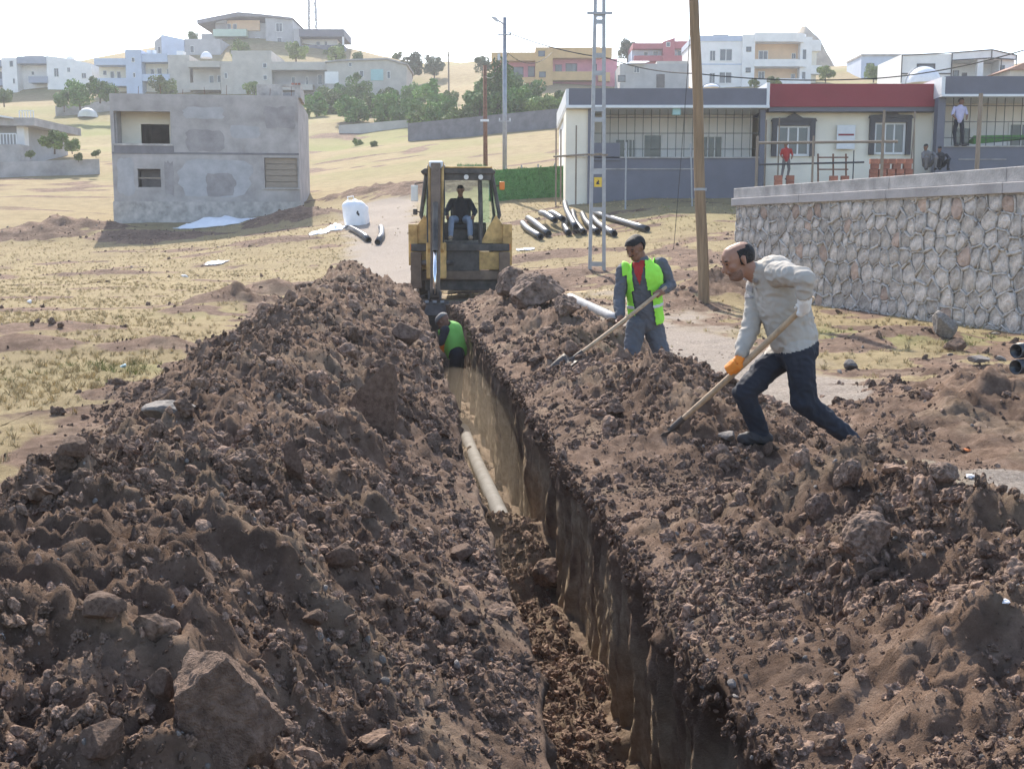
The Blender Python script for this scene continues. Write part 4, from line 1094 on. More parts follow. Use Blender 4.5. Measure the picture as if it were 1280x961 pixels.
def tree(px, py, rpx, kind, label, group=None, Y=None, name=None, lift=0.):
    p = gp(px, py) if Y is None else at(px, py, Y)
    if py == 0: p.z = ge(p.x, p.y)
    s = rpx / F * p.y; tn[0] += 1
    cm, tm = tree_meshes(kind, tn[0] % 3)
    t = thing(name or {'bush': 'bush', 'pale': 'pale_tree'}.get(kind, 'tree'), label, 'bush' if kind == 'bush' else 'tree', p, tn[0] * 1.7, group)
    for nm, me in (('crown', cm), ('trunk', tm)):
        o = obj(nm, me, None, t); o.scale = (s, s, s); o.location = (0, 0, lift * s)
    return t
g = 'trees of the thicket below the hill houses'
R_ = random.Random(21)
for (px, py, r, k) in [(396, 146, 19, 'tree'), (418, 142, 20, 'bush'), (440, 152, 21, 'tree'), (462, 147, 20, 'bush'), (485, 152, 22, 'tree'), (507, 156, 21, 'tree'), (530, 158, 21, 'bush'), (552, 157, 20, 'tree'),
                        (575, 158, 21, 'bush'), (598, 154, 25, 'tree'), (622, 150, 29, 'tall'), (648, 150, 25, 'tree'), (672, 150, 22, 'bush'), (692, 147, 19, 'bush'), (452, 134, 18, 'tall'), (540, 145, 20, 'tall'), (410, 130, 15, 'bush'), (430, 130, 16, 'tree'), (486, 132, 17, 'bush'), (516, 134, 17, 'tree'), (560, 134, 16, 'bush'), (600, 134, 20, 'tree'), (636, 128, 20, 'tree'), (662, 132, 20, 'tree'), (700, 132, 14, 'bush')]:
    tree(px, py, r, k, 'green leafy tree crowded into the thicket on the slope' if k != 'bush' else 'olive green bush crowded into the thicket on the slope', g if k != 'bush' else 'bushes of the thicket below the hill houses')
tree(515, 92, 15, 'pale', 'round grey green tree on the skyline beside the beige house', Y=175); tree(543, 92, 13, 'pale', 'smaller grey green tree on the bare skyline', Y=176); tree(603, 90, 13, 'pale', 'pale tree at the left corner of the pink house', Y=160)
tree(784, 72, 13, 'pale', 'pale leafy tree left of the maroon house', Y=172)
tree(205, 118, 17, 'bush', 'dark green bush in front of the light blue house', Y=150); tree(318, 118, 12, 'bush', 'dark green bush at the foot of the blank tower', Y=150)
for (px, py, r) in [(100, 130, 17), (125, 122, 16), (80, 134, 13), (140, 126, 12)]: tree(px, py, r, 'tree', 'leafy garden tree in front of the white far left house', 'garden trees by the white far left house', Y=140)
tree(5, 128, 13, 'bush', 'bushy shrub under the balcony at the left picture edge', Y=140)
tree(68, 185, 17, 'bush', 'light green bush beside the terrace house', Y=84); tree(90, 188, 10, 'bush', 'small light green bush between terrace house and open slope', Y=84)
for (px, py) in [(120, 195), (148, 192), (98, 200), (38, 196)]: tree(px, py, 6, 'bush', 'little scrubby bush on the open slope left of the concrete house', 'little scrubby bushes on the open slope', Y=82)
tree(420, 75, 13, 'bush', 'scrub on the bank below the small white house', Y=172); tree(300, 70, 13, 'bush', 'scrub below the tall grey house', Y=172); tree(370, 72, 14, 'bush', 'scrub between tall grey house and beige tower', Y=170)
tree(1032, 98, 12, 'bush', 'bush beside the white apartment house', Y=140); tree(1092, 98, 12, 'bush', 'bush at the pale blue house', Y=150); tree(968, 108, 9, 'bush', 'small bush in front of the peach balconies', Y=120); tree(943, 108, 7, 'bush', 'little bush by the apartment house wall', Y=120)
R_ = random.Random(4)
for k in range(34):
    X = R_.uniform(-62, 40); Y = R_.uniform(120, 200); q = (640 + X / Y * F)
    if (X > -12 and Y < 150 and X < 8) or q > 1000: continue
    tree(q, 0, R_.uniform(4, 9), R_.choice(('bush', 'tree', 'pale')), 'small scrub growing among the houses of the hill', 'scrub among the hill houses', Y=Y)
    bpy.data.objects[-1] if False else None
tree(447, 182, 7, 'bush', 'grey shrub by the track on the green bank'); tree(468, 184, 6, 'bush', 'second grey shrub on the green bank beside the first')

# ================================================================== POLES AND WIRES
mat('lamp_head', (.55, .56, .58), .4, .05, 4)
def street_lamp():
    p = gp(631, 250); k = p.y / F; t = thing('street_lamp', 'grey steel street lamp post with single lamp head', 'street lamp', p)
    H = at(631, 22, p.y).z - p.z
    MB().cyl((0, 0, -.4), (0, 0, H), .11, .085, 10).build('post', 'steel', t, smooth=True)
    MB().tube([(0, 0, H - .35), (-.12, -.05, H - .35 + .1), (-.30, -.1, H - .15)], .035, 7).build('arm', 'steel', t)
    m = MB(); m.prism([(-.24, H - .20), (-.36, H - .03), (-.58, H + .03), (-.60, H - .03), (-.36, H - .22)], -.17, -.02); m.build('lamp_head', 'lamp_head', t, bevel=.02)
    for zz, w in ((H - .78, .30), (H * .435, .28)):
        MB().box(-w, w, -.14, -.10, zz - .025, zz + .025).build('crossarm', 'steel', t)
        for s in (-1, 1): MB().cyl((s * w * .85, -.12, zz + .025), (s * w * .85, -.12, zz + .14), .03).build('insulator', 'lamp_head', t)
    MB().box(-.32, -.2, -.25, -.12, H * .765, H * .80).build('junction_box', 'lamp_head', t)
    return p, H
LP, LH = street_lamp()
def lattice_pole():
    p = gp(746, 342); k = p.y / F; t = thing('lattice_pole', 'tall steel pole of two channel legs joined by battens with a yellow sign', 'utility pole', p)
    Z = lambda py: at(746, py, p.y).z - p.z
    w0, w1 = 9 * k, 4.5 * k; zt = Z(-60); W = lambda z: w0 + (w1 - w0) * z / zt
    for s in (-1, 1):
        b = (s * w0, s * w1); c = .045
        q = MB()
        for (dx, dy, ex, ey) in ((-c, -.05, c, -.035), (-c, .035, c, .05), (s * c - .008 * (s > 0) - .0, -.035, s * c + .008 * (s < 0), .035)):
            q.add([(b[0] + dx, dy, -.3), (b[0] + ex, dy, -.3), (b[0] + ex, ey, -.3), (b[0] + dx, ey, -.3), (b[1] + dx, dy, zt), (b[1] + ex, dy, zt), (b[1] + ex, ey, zt), (b[1] + dx, ey, zt)], [(3, 2, 1, 0), (4, 5, 6, 7), (0, 1, 5, 4), (1, 2, 6, 5), (2, 3, 7, 6), (3, 0, 4, 7)])
        q.build('channel_leg', 'steel', t)
    for py in (330, 262, 215, 150, 137, 92, 70, 19, 28):
        z = Z(py); MB().box(-W(z), W(z), -.062, -.051, z - .06, z + .06).build('batten', 'steel', t)
    MB().box(-w0 * 1.7, w0 * 1.7, -.10, -.065, Z(19), Z(19) + .06).build('crossarm', 'steel', t)
    s_ = MB().box(-.10, .10, -.085, -.065, Z(234), Z(222)).build('warning_sign', 'sign_yellow', t)
    zc = (Z(234) + Z(222)) / 2
    MB().prism([(-.05, zc - .06), (.05, zc - .06), (.012, zc + .0), (.04, zc + .01), (-.01, zc + .08), (.0, zc + .02), (-.035, zc + .01)], -.089, -.086).build('bolt_symbol', 'black_trim', s_)
    m = MB().box(-w0 * 1.9, w0 * 1.3, -.12, -.09, Z(195), Z(195) + .04); m.build('step_bar', 'wood_grey', t)
lattice_pole()
def wooden_pole():
    p = gp(880, 386); t = thing('wooden_pole', 'thick brown wooden utility pole leaning slightly beside the stone wall', 'utility pole', p)
    top = at(866, -60, p.y) - p
    n = 10; pts = [top * (i / n) + Vector((.012 * math.sin(i * 1.3), 0, 0)) for i in range(-1, n + 1)]
    MB().tube(pts, [.115 - .0022 * i for i in range(n + 2)], 16).build('shaft', 'wood_pole', t, smooth=True)
    MB().box(-.21, -.12, -.06, .06, 1.9, 2.5).build('meter_box', 'metal_white', t, bevel=.01).location.z = .9
    MB().tube([top * .34 + Vector((0, 0, 0)), top * .34 + Vector((0, 0, .05))], .125, 16).build('clamp_band', 'steel', t)
    return p
WP = wooden_pole()
p = gp(607, 222); t = thing('rusty_pole', 'thin rusty brown pole behind the backhoe cab', 'utility pole', p)
H = at(606, 82, p.y).z - p.z
MB().cyl((0, 0, -.3), (-.02, 0, H), .13, .10, 8).build('shaft', 'rust', t, smooth=True); MB().box(-.28, .2, -.16, -.12, H * .50, H * .52).build('crossarm', 'metal_white', t)
def wire(label, pts, r=.012, sag=.4):
    P = []
    for a, b in zip(pts, pts[1:]):
        a, b = Vector(a), Vector(b)
        for i in range(14):
            u = i / 14; q = a.lerp(b, u); q.z -= sag * 4 * u * (1 - u); P.append(q)
    P.append(Vector(pts[-1]))
    o = MB().tube(P, r, 5).build('overhead_wire', 'cable')
    return tag(o, label, 'wire')
l0 = at(635, 41, LP.y)
wire('dark overhead cable from the street lamp crossing above the row houses', [l0, at(760, 73, 48), at(868, 92, 44), at(1100, 98, 42.0), at(1290, 60, 38)], .022, .15)
wire('thin wire rising steeply from the pink house to the sky', [at(680, 54, 60), at(701, 33, 54), at(718, -8, 48)], .014, .1)
wire('slack wire hanging between rusty pole and street lamp', [at(606, 95, p.y), l0 + Vector((0, 0, -.9)), at(690, 66, 60)], .014, .5)
g0 = gp(842, 312)
wire('thin wire hanging down beside the wooden pole to the ground', [at(866, -20, WP.y + 4), at(858, 110, g0.y - 2), at(850, 215, g0.y - 1), g0], .009, .02)
def mast():
    p = at(391, 40, 200); t = thing('telecom_mast', 'slender lattice telecom mast behind the hilltop houses', 'mast', p)
    H = 9.5; w = .75
    for (sx, sy) in ((-1, -1), (1, -1), (1, 1), (-1, 1)): MB().cyl((sx * w, sy * w, -3), (sx * w * .6, sy * w * .6, H), .10, n=5).build('leg', 'steel', t)
    q = -3
    while q < H:
        f = w * (1 - .4 * (q + 3) / (H + 3)); m = MB()
        for (a, b) in (((-1, -1), (1, -1)), ((1, -1), (1, 1)), ((1, 1), (-1, 1)), ((-1, 1), (-1, -1))):
            m.cyl((a[0] * f, a[1] * f, q), (b[0] * f, b[1] * f, q), .06, n=4); m.cyl((a[0] * f, a[1] * f, q), (b[0] * f * .95, b[1] * f * .95, q + 1.2), .055, n=4)
        m.build('bracing', 'steel', t); q += 1.25
    for k, z in enumerate((3, 5.5, 8)): MB().box(w * .7, w * .7 + .3, -.2, .2, z, z + 1.1).build('antenna_panel', 'metal_white', t); MB().box(-w * .7 - .3, -w * .7, -.2, .2, z - .6, z + .5).build('antenna_panel', 'metal_white', t)
mast()
for k, (px, py0, py1) in enumerate([(321, 0, 0)][:0]): pass
for (px, pyt, pyb, Y, lb) in [(561, 65, 110, 150, 'thin grey pole on the bare slope right of the thicket'), (1240, 57, 70, 118, 'short post on the roof of the black trimmed house')][:1]:
    p = at(px, pyb, Y); t = thing('utility_pole', lb, 'utility pole', p); H = at(px, pyt, Y).z - p.z
    MB().cyl((0, 0, -1), (0, 0, H), .12, .09, 7).build('shaft', 'wood_grey', t); MB().box(-.5, .5, -.1, .0, H - .5, H - .4).build('crossarm', 'wood_grey', t)

# --- green artificial hedge fence
def hedge_fence():
    A, B = gp(612, 252), gp(737, 247); d = B - A; n = 6
    t = thing('hedge_fence', 'bright green artificial hedge fence behind the pipes', 'fence', A)
    hgt = 1.42; R = random.Random(5)
    for k in range(n):
        a, b = d * (k / n), d * ((k + 1) / n); m = MB(); nn = Vector((d.y, -d.x, 0)).normalized()
        m.add([a + Vector((0, 0, -.3)), b + Vector((0, 0, -.3)), b + Vector((0, 0, hgt)), a + Vector((0, 0, hgt)), a - nn * .05 + Vector((0, 0, -.3)), b - nn * .05 + Vector((0, 0, -.3)), b - nn * .05 + Vector((0, 0, hgt)), a - nn * .05 + Vector((0, 0, hgt))], [(0, 1, 2, 3), (7, 6, 5, 4), (0, 3, 7, 4), (1, 5, 6, 2), (3, 2, 6, 7), (0, 4, 5, 1)])
        for _ in range(420):
            u = R.random(); z = R.uniform(-.1, hgt + .03); c = a.lerp(b, u) + nn * R.uniform(0, .05) + Vector((0, 0, z)); s = R.uniform(.03, .07)
            e = Vector((R.gauss(0, 1), R.gauss(0, 1), R.gauss(0, 1))).normalized() * s; f = nn * s * .8 + Vector((0, 0, R.uniform(-s, s)))
            m.add([c - e, c + e, c + f], [(0, 1, 2)])
        m.build('hedge_panel', 'hedge_green', t)
    for k in range(n + 1):
        c = d * (k / n); MB().cyl(c + Vector((0, .08, -.4)), c + Vector((0, .08, hgt + .15)), .035, n=6).build('post', 'steel', t)
    # the rolled-up end that stands higher, behind the cab
    p = gp(590, 226); t = thing('hedge_roll', 'bundle of upright green artificial hedge strips behind the backhoe', 'hedge roll', p); k = p.y / F; m = MB()
    for _ in range(260):
        x = R.uniform(-17, 15) * k; h = (R.uniform(13, 23) - .0) * k; y = R.uniform(-.4, .4); m.add([(x - .05, y, -.3), (x + .05, y, -.3), (x + R.uniform(-.12, .12), y + R.uniform(-.1, .1), h)], [(0, 1, 2)])
        m.add([(x - .06, y, h * .4), (x + .12, y, h * .5), (x + R.uniform(-.2, .2), y, h * .9)], [(0, 1, 2)])
    m.build('strips', 'hedge_green', t)
hedge_fence()
# ================================================================== PIPES
mat('pipe_black', (.045, .047, .052), .34, .15, 4, spec=.6)
mat('pipe_grey', (.30, .305, .315), .65, .15, 4, spec=.2)
def pipe_obj(label, pts, r, m='pipe_black', group=None, name='pipe'):
    base = Vector(pts[0]); P = [Vector(p) - base for p in pts]
    if len(P) == 2: P = [P[0].lerp(P[1], i / 6) for i in range(7)]
    o = MB().pipe(P, r, r * .86, 18).build(name, m, loc=base, smooth=True)
    for e in o.data.polygons: pass
    return tag(o, label, 'pipe', group)
def lay(px, py, r, dz=0.):
    p = gp(px, py); return Vector((p.x, p.y, gz(p.x, p.y) + r + dz))
r = .108
PILE = [((676, 301), (653, 283), 0, 'leftmost black plastic pipe of the pile'), ((686, 297), (660, 277), .02, 'second black pipe from the left of the pile'), ((694, 289), (676, 279), .24, 'short black pipe lying on the left end of the pile'),
        ((704, 287), (687, 279), .24, 'short black pipe resting on top near the middle of the pile'), ((711, 296), (707, 277), 0, 'straight black pipe pointing at the viewer in the pile'),
        ((720, 296), (706, 264), .22, 'long bent black pipe at the top of the pile'), ((730, 295), (716, 268), 0, 'black pipe right of the long bent pipe in the pile'), ((747, 295), (728, 271), 0, 'black pipe passing behind the lattice pole'),
        ((768, 297), (740, 274), 0, 'rightmost black pipe of the pile beyond the lattice pole')]
for (a, b, dz, lb) in PILE:
    A, B = lay(*a, r, dz), lay(*b, r, dz); mid = (A + B) / 2 + Vector((-.12, 0, .12 if dz else .02))
    pts = [A.lerp(mid, i / 4) if i < 4 else mid.lerp(B, (i - 4) / 4) for i in range(9)]
    pts = [pts[0]] + [(pts[i - 1] + pts[i] * 2 + pts[i + 1]) / 4 for i in range(1, 8)] + [pts[8]]
    pipe_obj(lb, pts, r, group='black pipes piled below the hedge fence')
pipe_obj('long black pipe lying alone to the right of the pipe pile', [lay(809, 291, r), lay(742, 270, r)], r)
A, B = lay(461, 304, .11), lay(438, 289, .11); pipe_obj('short curved black pipe on the pale track beside the white sack', [A, A.lerp(B, .3) + Vector((.06, 0, .01)), A.lerp(B, .7) + Vector((.03, 0, .02)), B], .115)
A, B = lay(472, 307, .11), lay(476, 288, .11); pipe_obj('short bent black pipe nearest the backhoe wheel', [A, A.lerp(B, .4) + Vector((.10, 0, .02)), A.lerp(B, .8) + Vector((.06, 0, .03)), B], .115)
p = gp(712, 383); q = gp(772, 400)
pipe_obj('pale grey pipe half buried in soil behind the vest worker', [(p.x, p.y, gz(p.x, p.y) + .18), (q.x, q.y - .3, gz(q.x, q.y) + .02)], .085, 'pipe_grey')
p = at(1268, 476, 9.6); zb = gz(p.x, p.y)
pipe_obj('upper of two dark pipe ends at the right picture edge', [(p.x, p.y, zb + .27), (p.x + 1.6, p.y + .9, zb + .30)], .065); pipe_obj('lower of two dark pipe ends at the right picture edge', [(p.x - .01, p.y - .03, zb + .135), (p.x + 1.6, p.y + .85, zb + .15)], .065)
zf = lambda d: float(floor_z(np.array([.88]), np.array([float(d)]))[0])
pts = [(.95 - SL * d, d, -.95 - .21 * sst(8, 15, d)) for d in np.arange(8.7, 15.7, .4)]
pipe_obj('pale grey pipe laid along the bottom of the trench', pts, .075, mat('pipe_dusty', (.21, .205, .20), .8, .25, 5, .2, 30, spec=.15))

# ================================================================== BACKHOE
mat('machine_yellow', (.46, .27, .085), .6, .3, 3.5, .2, 20, tint=(.62, .40, .15))
mat('machine_black', (.055, .050, .047), .6, .4, 4, tint=(.09, .08, .07))
mat('machine_dirty', (.17, .12, .085), .8, .35, 3, .3, 20)
mat('tyre', (.04, .037, .035), .85, .35, 5, .4, 30, tint=(.075, .062, .05))
mat('chrome', (.75, .75, .76), .15, .05, 3, metal=1.)
mat('bucket_steel', (.09, .075, .065), .6, .35, 4, .3, 20, metal=.3)
mat('lamp_orange', (.75, .22, .03), .35, .05, 4)
mat('lamp_clear', (.75, .75, .72), .2, .05, 4)
mat('seat_vinyl', (.03, .03, .032), .6, .1, 4)
def backhoe():
    px, Y = 576, 25.4
    c = at(px, 376, Y); gzv = gz(c.x, Y)
    t = thing('backhoe_loader', 'yellow backhoe loader seen from behind digging the far end of the trench', 'backhoe', (c.x, Y, gzv), math.radians(2))
    W = lambda x, z: None
    # wheels: rear
    def wheel(x, y, r, w):
        m = MB(); n = 28
        prof = [(-w / 2, r * .62), (-w / 2, r * .86), (-w * .38, r * .97), (0, r), (w * .38, r * .97), (w / 2, r * .86), (w / 2, r * .62)]
        vs = []; fs = []
        for i in range(n):
            a = 2 * math.pi * i / n
            for (dx, rr) in prof: vs.append((dx, rr * math.cos(a), rr * math.sin(a)))
        k = len(prof)
        for i in range(n):
            for j in range(k): fs.append((i * k + j, i * k + (j + 1) % k, ((i + 1) % n) * k + (j + 1) % k, ((i + 1) % n) * k + j))
        m.add(vs, fs)
        for i in range(n):      # lugs
            a = 2 * math.pi * i / n; s = 1 if i % 2 else -1; ca, sa = math.cos(a), math.sin(a); r0, r1 = r * .95, r * 1.05
            x0, x1 = (.02, w * .5) if s > 0 else (-w * .5, -.02); da = .10
            ps = []
            for rr in (r0, r1):
                for (xx, sh) in ((x0, 0), (x1, -.12)):
                    for q in (-da / 2, da / 2):
                        A = a + sh + q; ps.append((xx, rr * math.cos(A), rr * math.sin(A)))
            m.add(ps, [(0, 1, 3, 2), (4, 6, 7, 5), (0, 4, 5, 1), (2, 3, 7, 6), (0, 2, 6, 4), (1, 5, 7, 3)])
        wh = m.build('wheel', 'tyre', t, loc=(x, y, r))
        m = MB(); m.cyl((-w * .35, 0, 0), (w * .35, 0, 0), r * .60, n=20); m.cyl((-w * .42, 0, 0), (w * .42, 0, 0), r * .2, n=12); m.build('rim', 'machine_yellow', wh)
    wheel(-.93, .9, .70, .42); wheel(.93, .9, .70, .42); wheel(-.86, 3.1, .52, .34); wheel(.86, 3.1, .52, .34)
    # chassis and engine hood beyond the cab
    MB().box(-.45, .45, .2, 3.6, .45, .95).build('chassis', 'machine_dirty', t, bevel=.03)
    MB().prism([(1.9, .95), (3.7, .95), (3.7, 1.5), (1.9, 1.75)], -.45, .45, 'x').build('hood', 'machine_yellow', t, bevel=.05)
    for s in (-1, 1):
        MB().prism([(-.02, 1.0), (.02, 1.55), (.30, 1.70), (1.5, 1.70), (1.8, 1.35), (1.8, 1.2), (1.5, 1.5), (.4, 1.5), (.2, 1.3), (.12, 1.0)], s * .74, s * 1.16, 'x').build('fender', 'machine_yellow', t, bevel=.03)
        MB().box(min(s * .95, s * 1.16), max(s * .95, s * 1.16), -.12, .02, .78, 1.70).build('fender_post', 'machine_yellow', t, bevel=.02)
        MB().prism([(s * .80, 1.27), (s * .45, 1.27), (s * .62, 1.62), (s * .80, 1.9), (s * 1.0, 1.62), (s * 1.0, 1.27)], -.05, .0).build('rear_cowl', 'machine_yellow', t, bevel=.01)
        MB().box(min(s * .98, s * 1.12), max(s * .98, s * 1.12), -.16, -.125, 1.12, 1.26).build('tail_lamp', 'lamp_orange', t, bevel=.01)
        # stabiliser leg, raised
        st = MB().box(min(s * .86, s * 1.10), max(s * .86, s * 1.10), -.42, -.18, .28, 1.08).build('stabiliser', 'machine_dirty', t, bevel=.02)
        MB().cyl((s * .98, -.30, .1), (s * .98, -.30, .5), .06).build('ram', 'chrome', st, smooth=True)
        MB().box(s * .98 - .18, s * .98 + .18, -.45, -.15, .06, .12).build('foot', 'bucket_steel', st, bevel=.01)
    # rear frame with slide rails
    MB().box(-1.1, 1.1, -.22, .1, 1.10, 1.26).build('slide_rail', 'machine_black', t, bevel=.015)
    MB().box(-1.1, 1.1, -.24, .1, .46, .66).build('slide_rail', 'machine_dirty', t, bevel=.015)
    MB().box(-.30, .42, -.14, .06, .66, 1.10).build('rear_plate', 'machine_black', t, bevel=.01)
    MB().box(.42, .88, -.16, .04, .68, 1.08).build('panel', 'machine_yellow', t, bevel=.015)
    MB().box(-.92, -.72, -.17, .04, .68, 1.08).build('panel', 'machine_yellow', t, bevel=.015)
    MB().box(-.80, .95, -.10, .3, .22, .46).build('axle_guard', 'machine_black', t, bevel=.02)
    # cab: floor, pillars, roof, glass
    zb, zt = 1.27, 2.80
    MB().box(-.72, .72, -.02, 1.7, 1.1, zb + .06).build('cab_floor', 'machine_black', t)
    P = {'rl': ((-.62, .0, zb), (-.88, .1, 1.9), (-.76, .15, zt)), 'rr': ((.62, .0, zb), (.88, .1, 1.9), (.72, .15, zt)), 'fl': ((-.62, 1.75, zb), (-.8, 1.75, 1.9), (-.72, 1.7, zt)), 'fr': ((.62, 1.75, zb), (.8, 1.75, 1.9), (.70, 1.7, zt))}
    for k, pts in P.items(): MB().tube(pts, .045, 6).build('cab_pillar', 'machine_black', t)
    MB().tube([(.46, -.01, zb), (.46, .02, 1.9), (.44, .12, zt)], .05, 6).build('cab_pillar', 'machine_black', t)
    MB().tube([(-.50, -.01, zb), (-.50, .02, 1.9), (-.48, .12, zt)], .05, 6).build('cab_pillar', 'machine_black', t)
    MB().prism([(-.84, zt), (.76, zt), (.80, zt + .06), (.70, zt + .13), (-.78, zt + .13), (-.88, zt + .06)], -.05, 1.85).build('cab_roof', 'machine_black', t, bevel=.02)
    MB().box(-.74, .72, -.06, 1.8, zt + .131, zt + .17).build('roof_skin', 'machine_yellow', t, bevel=.015)
    MB().box(-.74, .70, .0, .1, zt - .13, zt).build('roof_valance', 'machine_black', t)
    for x in (-.42, .14, .46): MB().cyl((x, -.02, zt - .06), (x, -.10, zt - .07), .055, n=10).build('work_lamp', 'lamp_clear', t)
    quad = lambda a, b, c_, d: MB().add([a, b, c_, d], [(0, 1, 2, 3)])
    for s in (-1, 1):
        e = .86 if s > 0 else .86
        MB().add([(s * .50, -.0, 1.40), (s * .84, .09, 1.86), (s * .72, .15, zt - .05), (s * .47, .10, zt - .05), (s * .50, .008, 1.40), (s * .84, .098, 1.86), (s * .72, .158, zt - .05), (s * .47, .108, zt - .05)], [(0, 1, 2, 3), (7, 6, 5, 4), (0, 4, 5, 1), (1, 5, 6, 2), (2, 6, 7, 3), (3, 7, 4, 0)]).build('quarter_glass', 'cab_glass', t)
        MB().add([(s * .86, .12, 1.9), (s * .80, 1.72, 1.9), (s * .72, 1.68, zt), (s * .75, .18, zt), (s * .85, .12, 1.9), (s * .79, 1.72, 1.9), (s * .71, 1.68, zt), (s * .74, .18, zt)], [(0, 1, 2, 3), (7, 6, 5, 4), (0, 4, 5, 1), (1, 5, 6, 2), (2, 6, 7, 3), (3, 7, 4, 0)]).build('side_glass', 'cab_glass', t)
    MB().box(-.68, .68, 1.72, 1.728, 1.75, zt - .05).build('windscreen', 'cab_glass', t)
    MB().box(-.6, .6, 1.6, 1.75, 1.3, 1.75).build('dashboard', 'machine_black', t, bevel=.04)
    # seat and levers
    MB().box(-.24, .24, .50, .95, 1.58, 1.70).build('seat', 'seat_vinyl', t, bevel=.04); MB().box(-.24, .24, .92, 1.04, 1.66, 2.30).build('seat_back', 'seat_vinyl', t, bevel=.05); MB().box(-.18, .18, .55, .9, 1.3, 1.58).build('seat_base', 'machine_black', t)
    for x in (-.30, .30):
        MB().cyl((x, .30, zb), (x * .95, .22, 1.80), .018, n=6).build('lever', 'machine_black', t); MB().cyl((x * .95, .22, 1.80), (x * .95, .21, 1.88), .03, n=8).build('knob', 'seat_vinyl', t)
    # mirrors, beacons
    a = MB().tube([(-.80, .2, 2.62), (-1.0, .1, 2.60), (-1.02, .08, 2.55)], .015, 6).build('mirror_arm', 'machine_black', t); MB().box(-1.10, -.94, .05, .09, 2.20, 2.56).build('mirror', 'lamp_clear', a, bevel=.015)
    a = MB().tube([(-.86, .15, 1.95), (-.98, .1, 1.98)], .015, 6).build('lamp_bracket', 'machine_black', t); MB().box(-1.06, -.96, .03, .12, 1.90, 2.04).build('lamp', 'machine_black', a, bevel=.02)
    a = MB().tube([(.78, .2, 2.55), (.92, .1, 2.56)], .015, 6).build('lamp_bracket', 'machine_black', t); MB().box(.88, 1.0, .05, .12, 2.46, 2.64).build('indicator_lamp', 'lamp_orange', a, bevel=.02)
    # digging arm: kingpost, boom up, dipper down, rams, bucket in the trench
    xb = -.53
    kp = MB().box(xb - .22, xb + .22, -.55, -.22, .50, 1.30).build('kingpost', 'machine_yellow', t, bevel=.03)
    for s in (-1, 1): MB().cyl((xb + s * .36, -.30, .85), (xb + s * .15, -.50, .85), .06, n=10).build('slew_ram', 'machine_black', kp)
    ap = (xb, -.05, 3.02)
    q = MB()
    for s in (-1, 1): q.prism([(-.62, 1.15), (-.42, .92), (-.18, 1.9), (.12, 2.8), (.08, 3.06), (-.12, 3.06), (-.28, 2.6), (-.50, 1.9)], xb + s * .12, xb + s * .175, 'x')
    q.prism([(-.60, 1.15), (-.5, 1.0), (-.25, 1.9), (.0, 2.7), (-.1, 2.9), (-.25, 2.6), (-.46, 1.9)], xb - .12, xb + .12, 'x')
    bo = q.build('boom', 'machine_yellow', t, bevel=.01)
    MB().box(xb - .16, xb + .16, -.16, .14, 2.92, 3.08).build('boom_head', 'metal_white', bo, bevel=.03)
    MB().cyl((xb - .20, -.02, 2.96), (xb + .20, -.02, 2.96), .05, n=10).build('pivot_pin', 'steel', bo)
    q = MB(); q.prism([(-.08, 3.0), (-.22, 3.04), (-.62, 2.3), (-1.55, .15), (-1.42, .10), (-.40, 2.2)], xb - .105, xb + .105, 'x'); dp = q.build('dipper', 'machine_dirty', t, bevel=.015)
    MB().cyl((xb, -.78, 2.15), (xb, -1.22, 1.12), .062, n=12).build('ram_body', 'machine_black', dp); MB().cyl((xb, -1.20, 1.18), (xb, -1.68, .22), .04, n=12).build('ram_rod', 'chrome', dp, smooth=True)
    for s in (-1, 1): MB().tube([(xb + s * .17, -.1, 2.85), (xb + s * .19, -.45, 2.2), (xb + s * .17, -.95, 1.3)], .016, 6).build('hose', 'cable', dp)
    q = MB()
    for s in (-1, 1): q.prism([(-1.5, .28), (-1.75, .30), (-1.78, .12), (-1.5, .02)], xb + s * .10, xb + s * .14, 'x')
    q.build('bucket_link', 'bucket_steel', dp)
    bw = .28; q = MB(); prof = [(-1.42, .08), (-1.78, .06), (-1.98, -.20), (-1.95, -.50), (-1.72, -.70), (-1.40, -.66)]
    for s in (-1, 1): q.prism(prof, xb + s * bw - .012, xb + s * bw + .012, 'x')
    for a_, b_ in zip(prof, prof[1:]):
        q.add([(xb - bw + .012, a_[0], a_[1]), (xb + bw - .012, a_[0], a_[1]), (xb + bw - .012, b_[0], b_[1]), (xb - bw + .012, b_[0], b_[1]), (xb - bw + .012, a_[0] + .02, a_[1] - .02), (xb + bw - .012, a_[0] + .02, a_[1] - .02), (xb + bw - .012, b_[0] + .02, b_[1] + .015), (xb - bw + .012, b_[0] + .02, b_[1] + .015)], [(0, 1, 2, 3), (7, 6, 5, 4), (0, 4, 5, 1), (1, 5, 6, 2), (2, 6, 7, 3), (3, 7, 4, 0)])
    bk = q.build('bucket', 'bucket_steel', t)
    for k in range(3): MB().box(xb - .20 + .16 * k, xb - .12 + .16 * k, -1.84, -1.78, .05, .10).build('bucket_lug', 'steel', bk)
    for k in range(4): MB().prism([(-1.40, -.69), (-1.40, -.63), (-1.22, -.655)], xb - .26 + .15 * k, xb - .20 + .15 * k, 'x').build('tooth', 'steel', bk)
    return t
BH = backhoe()

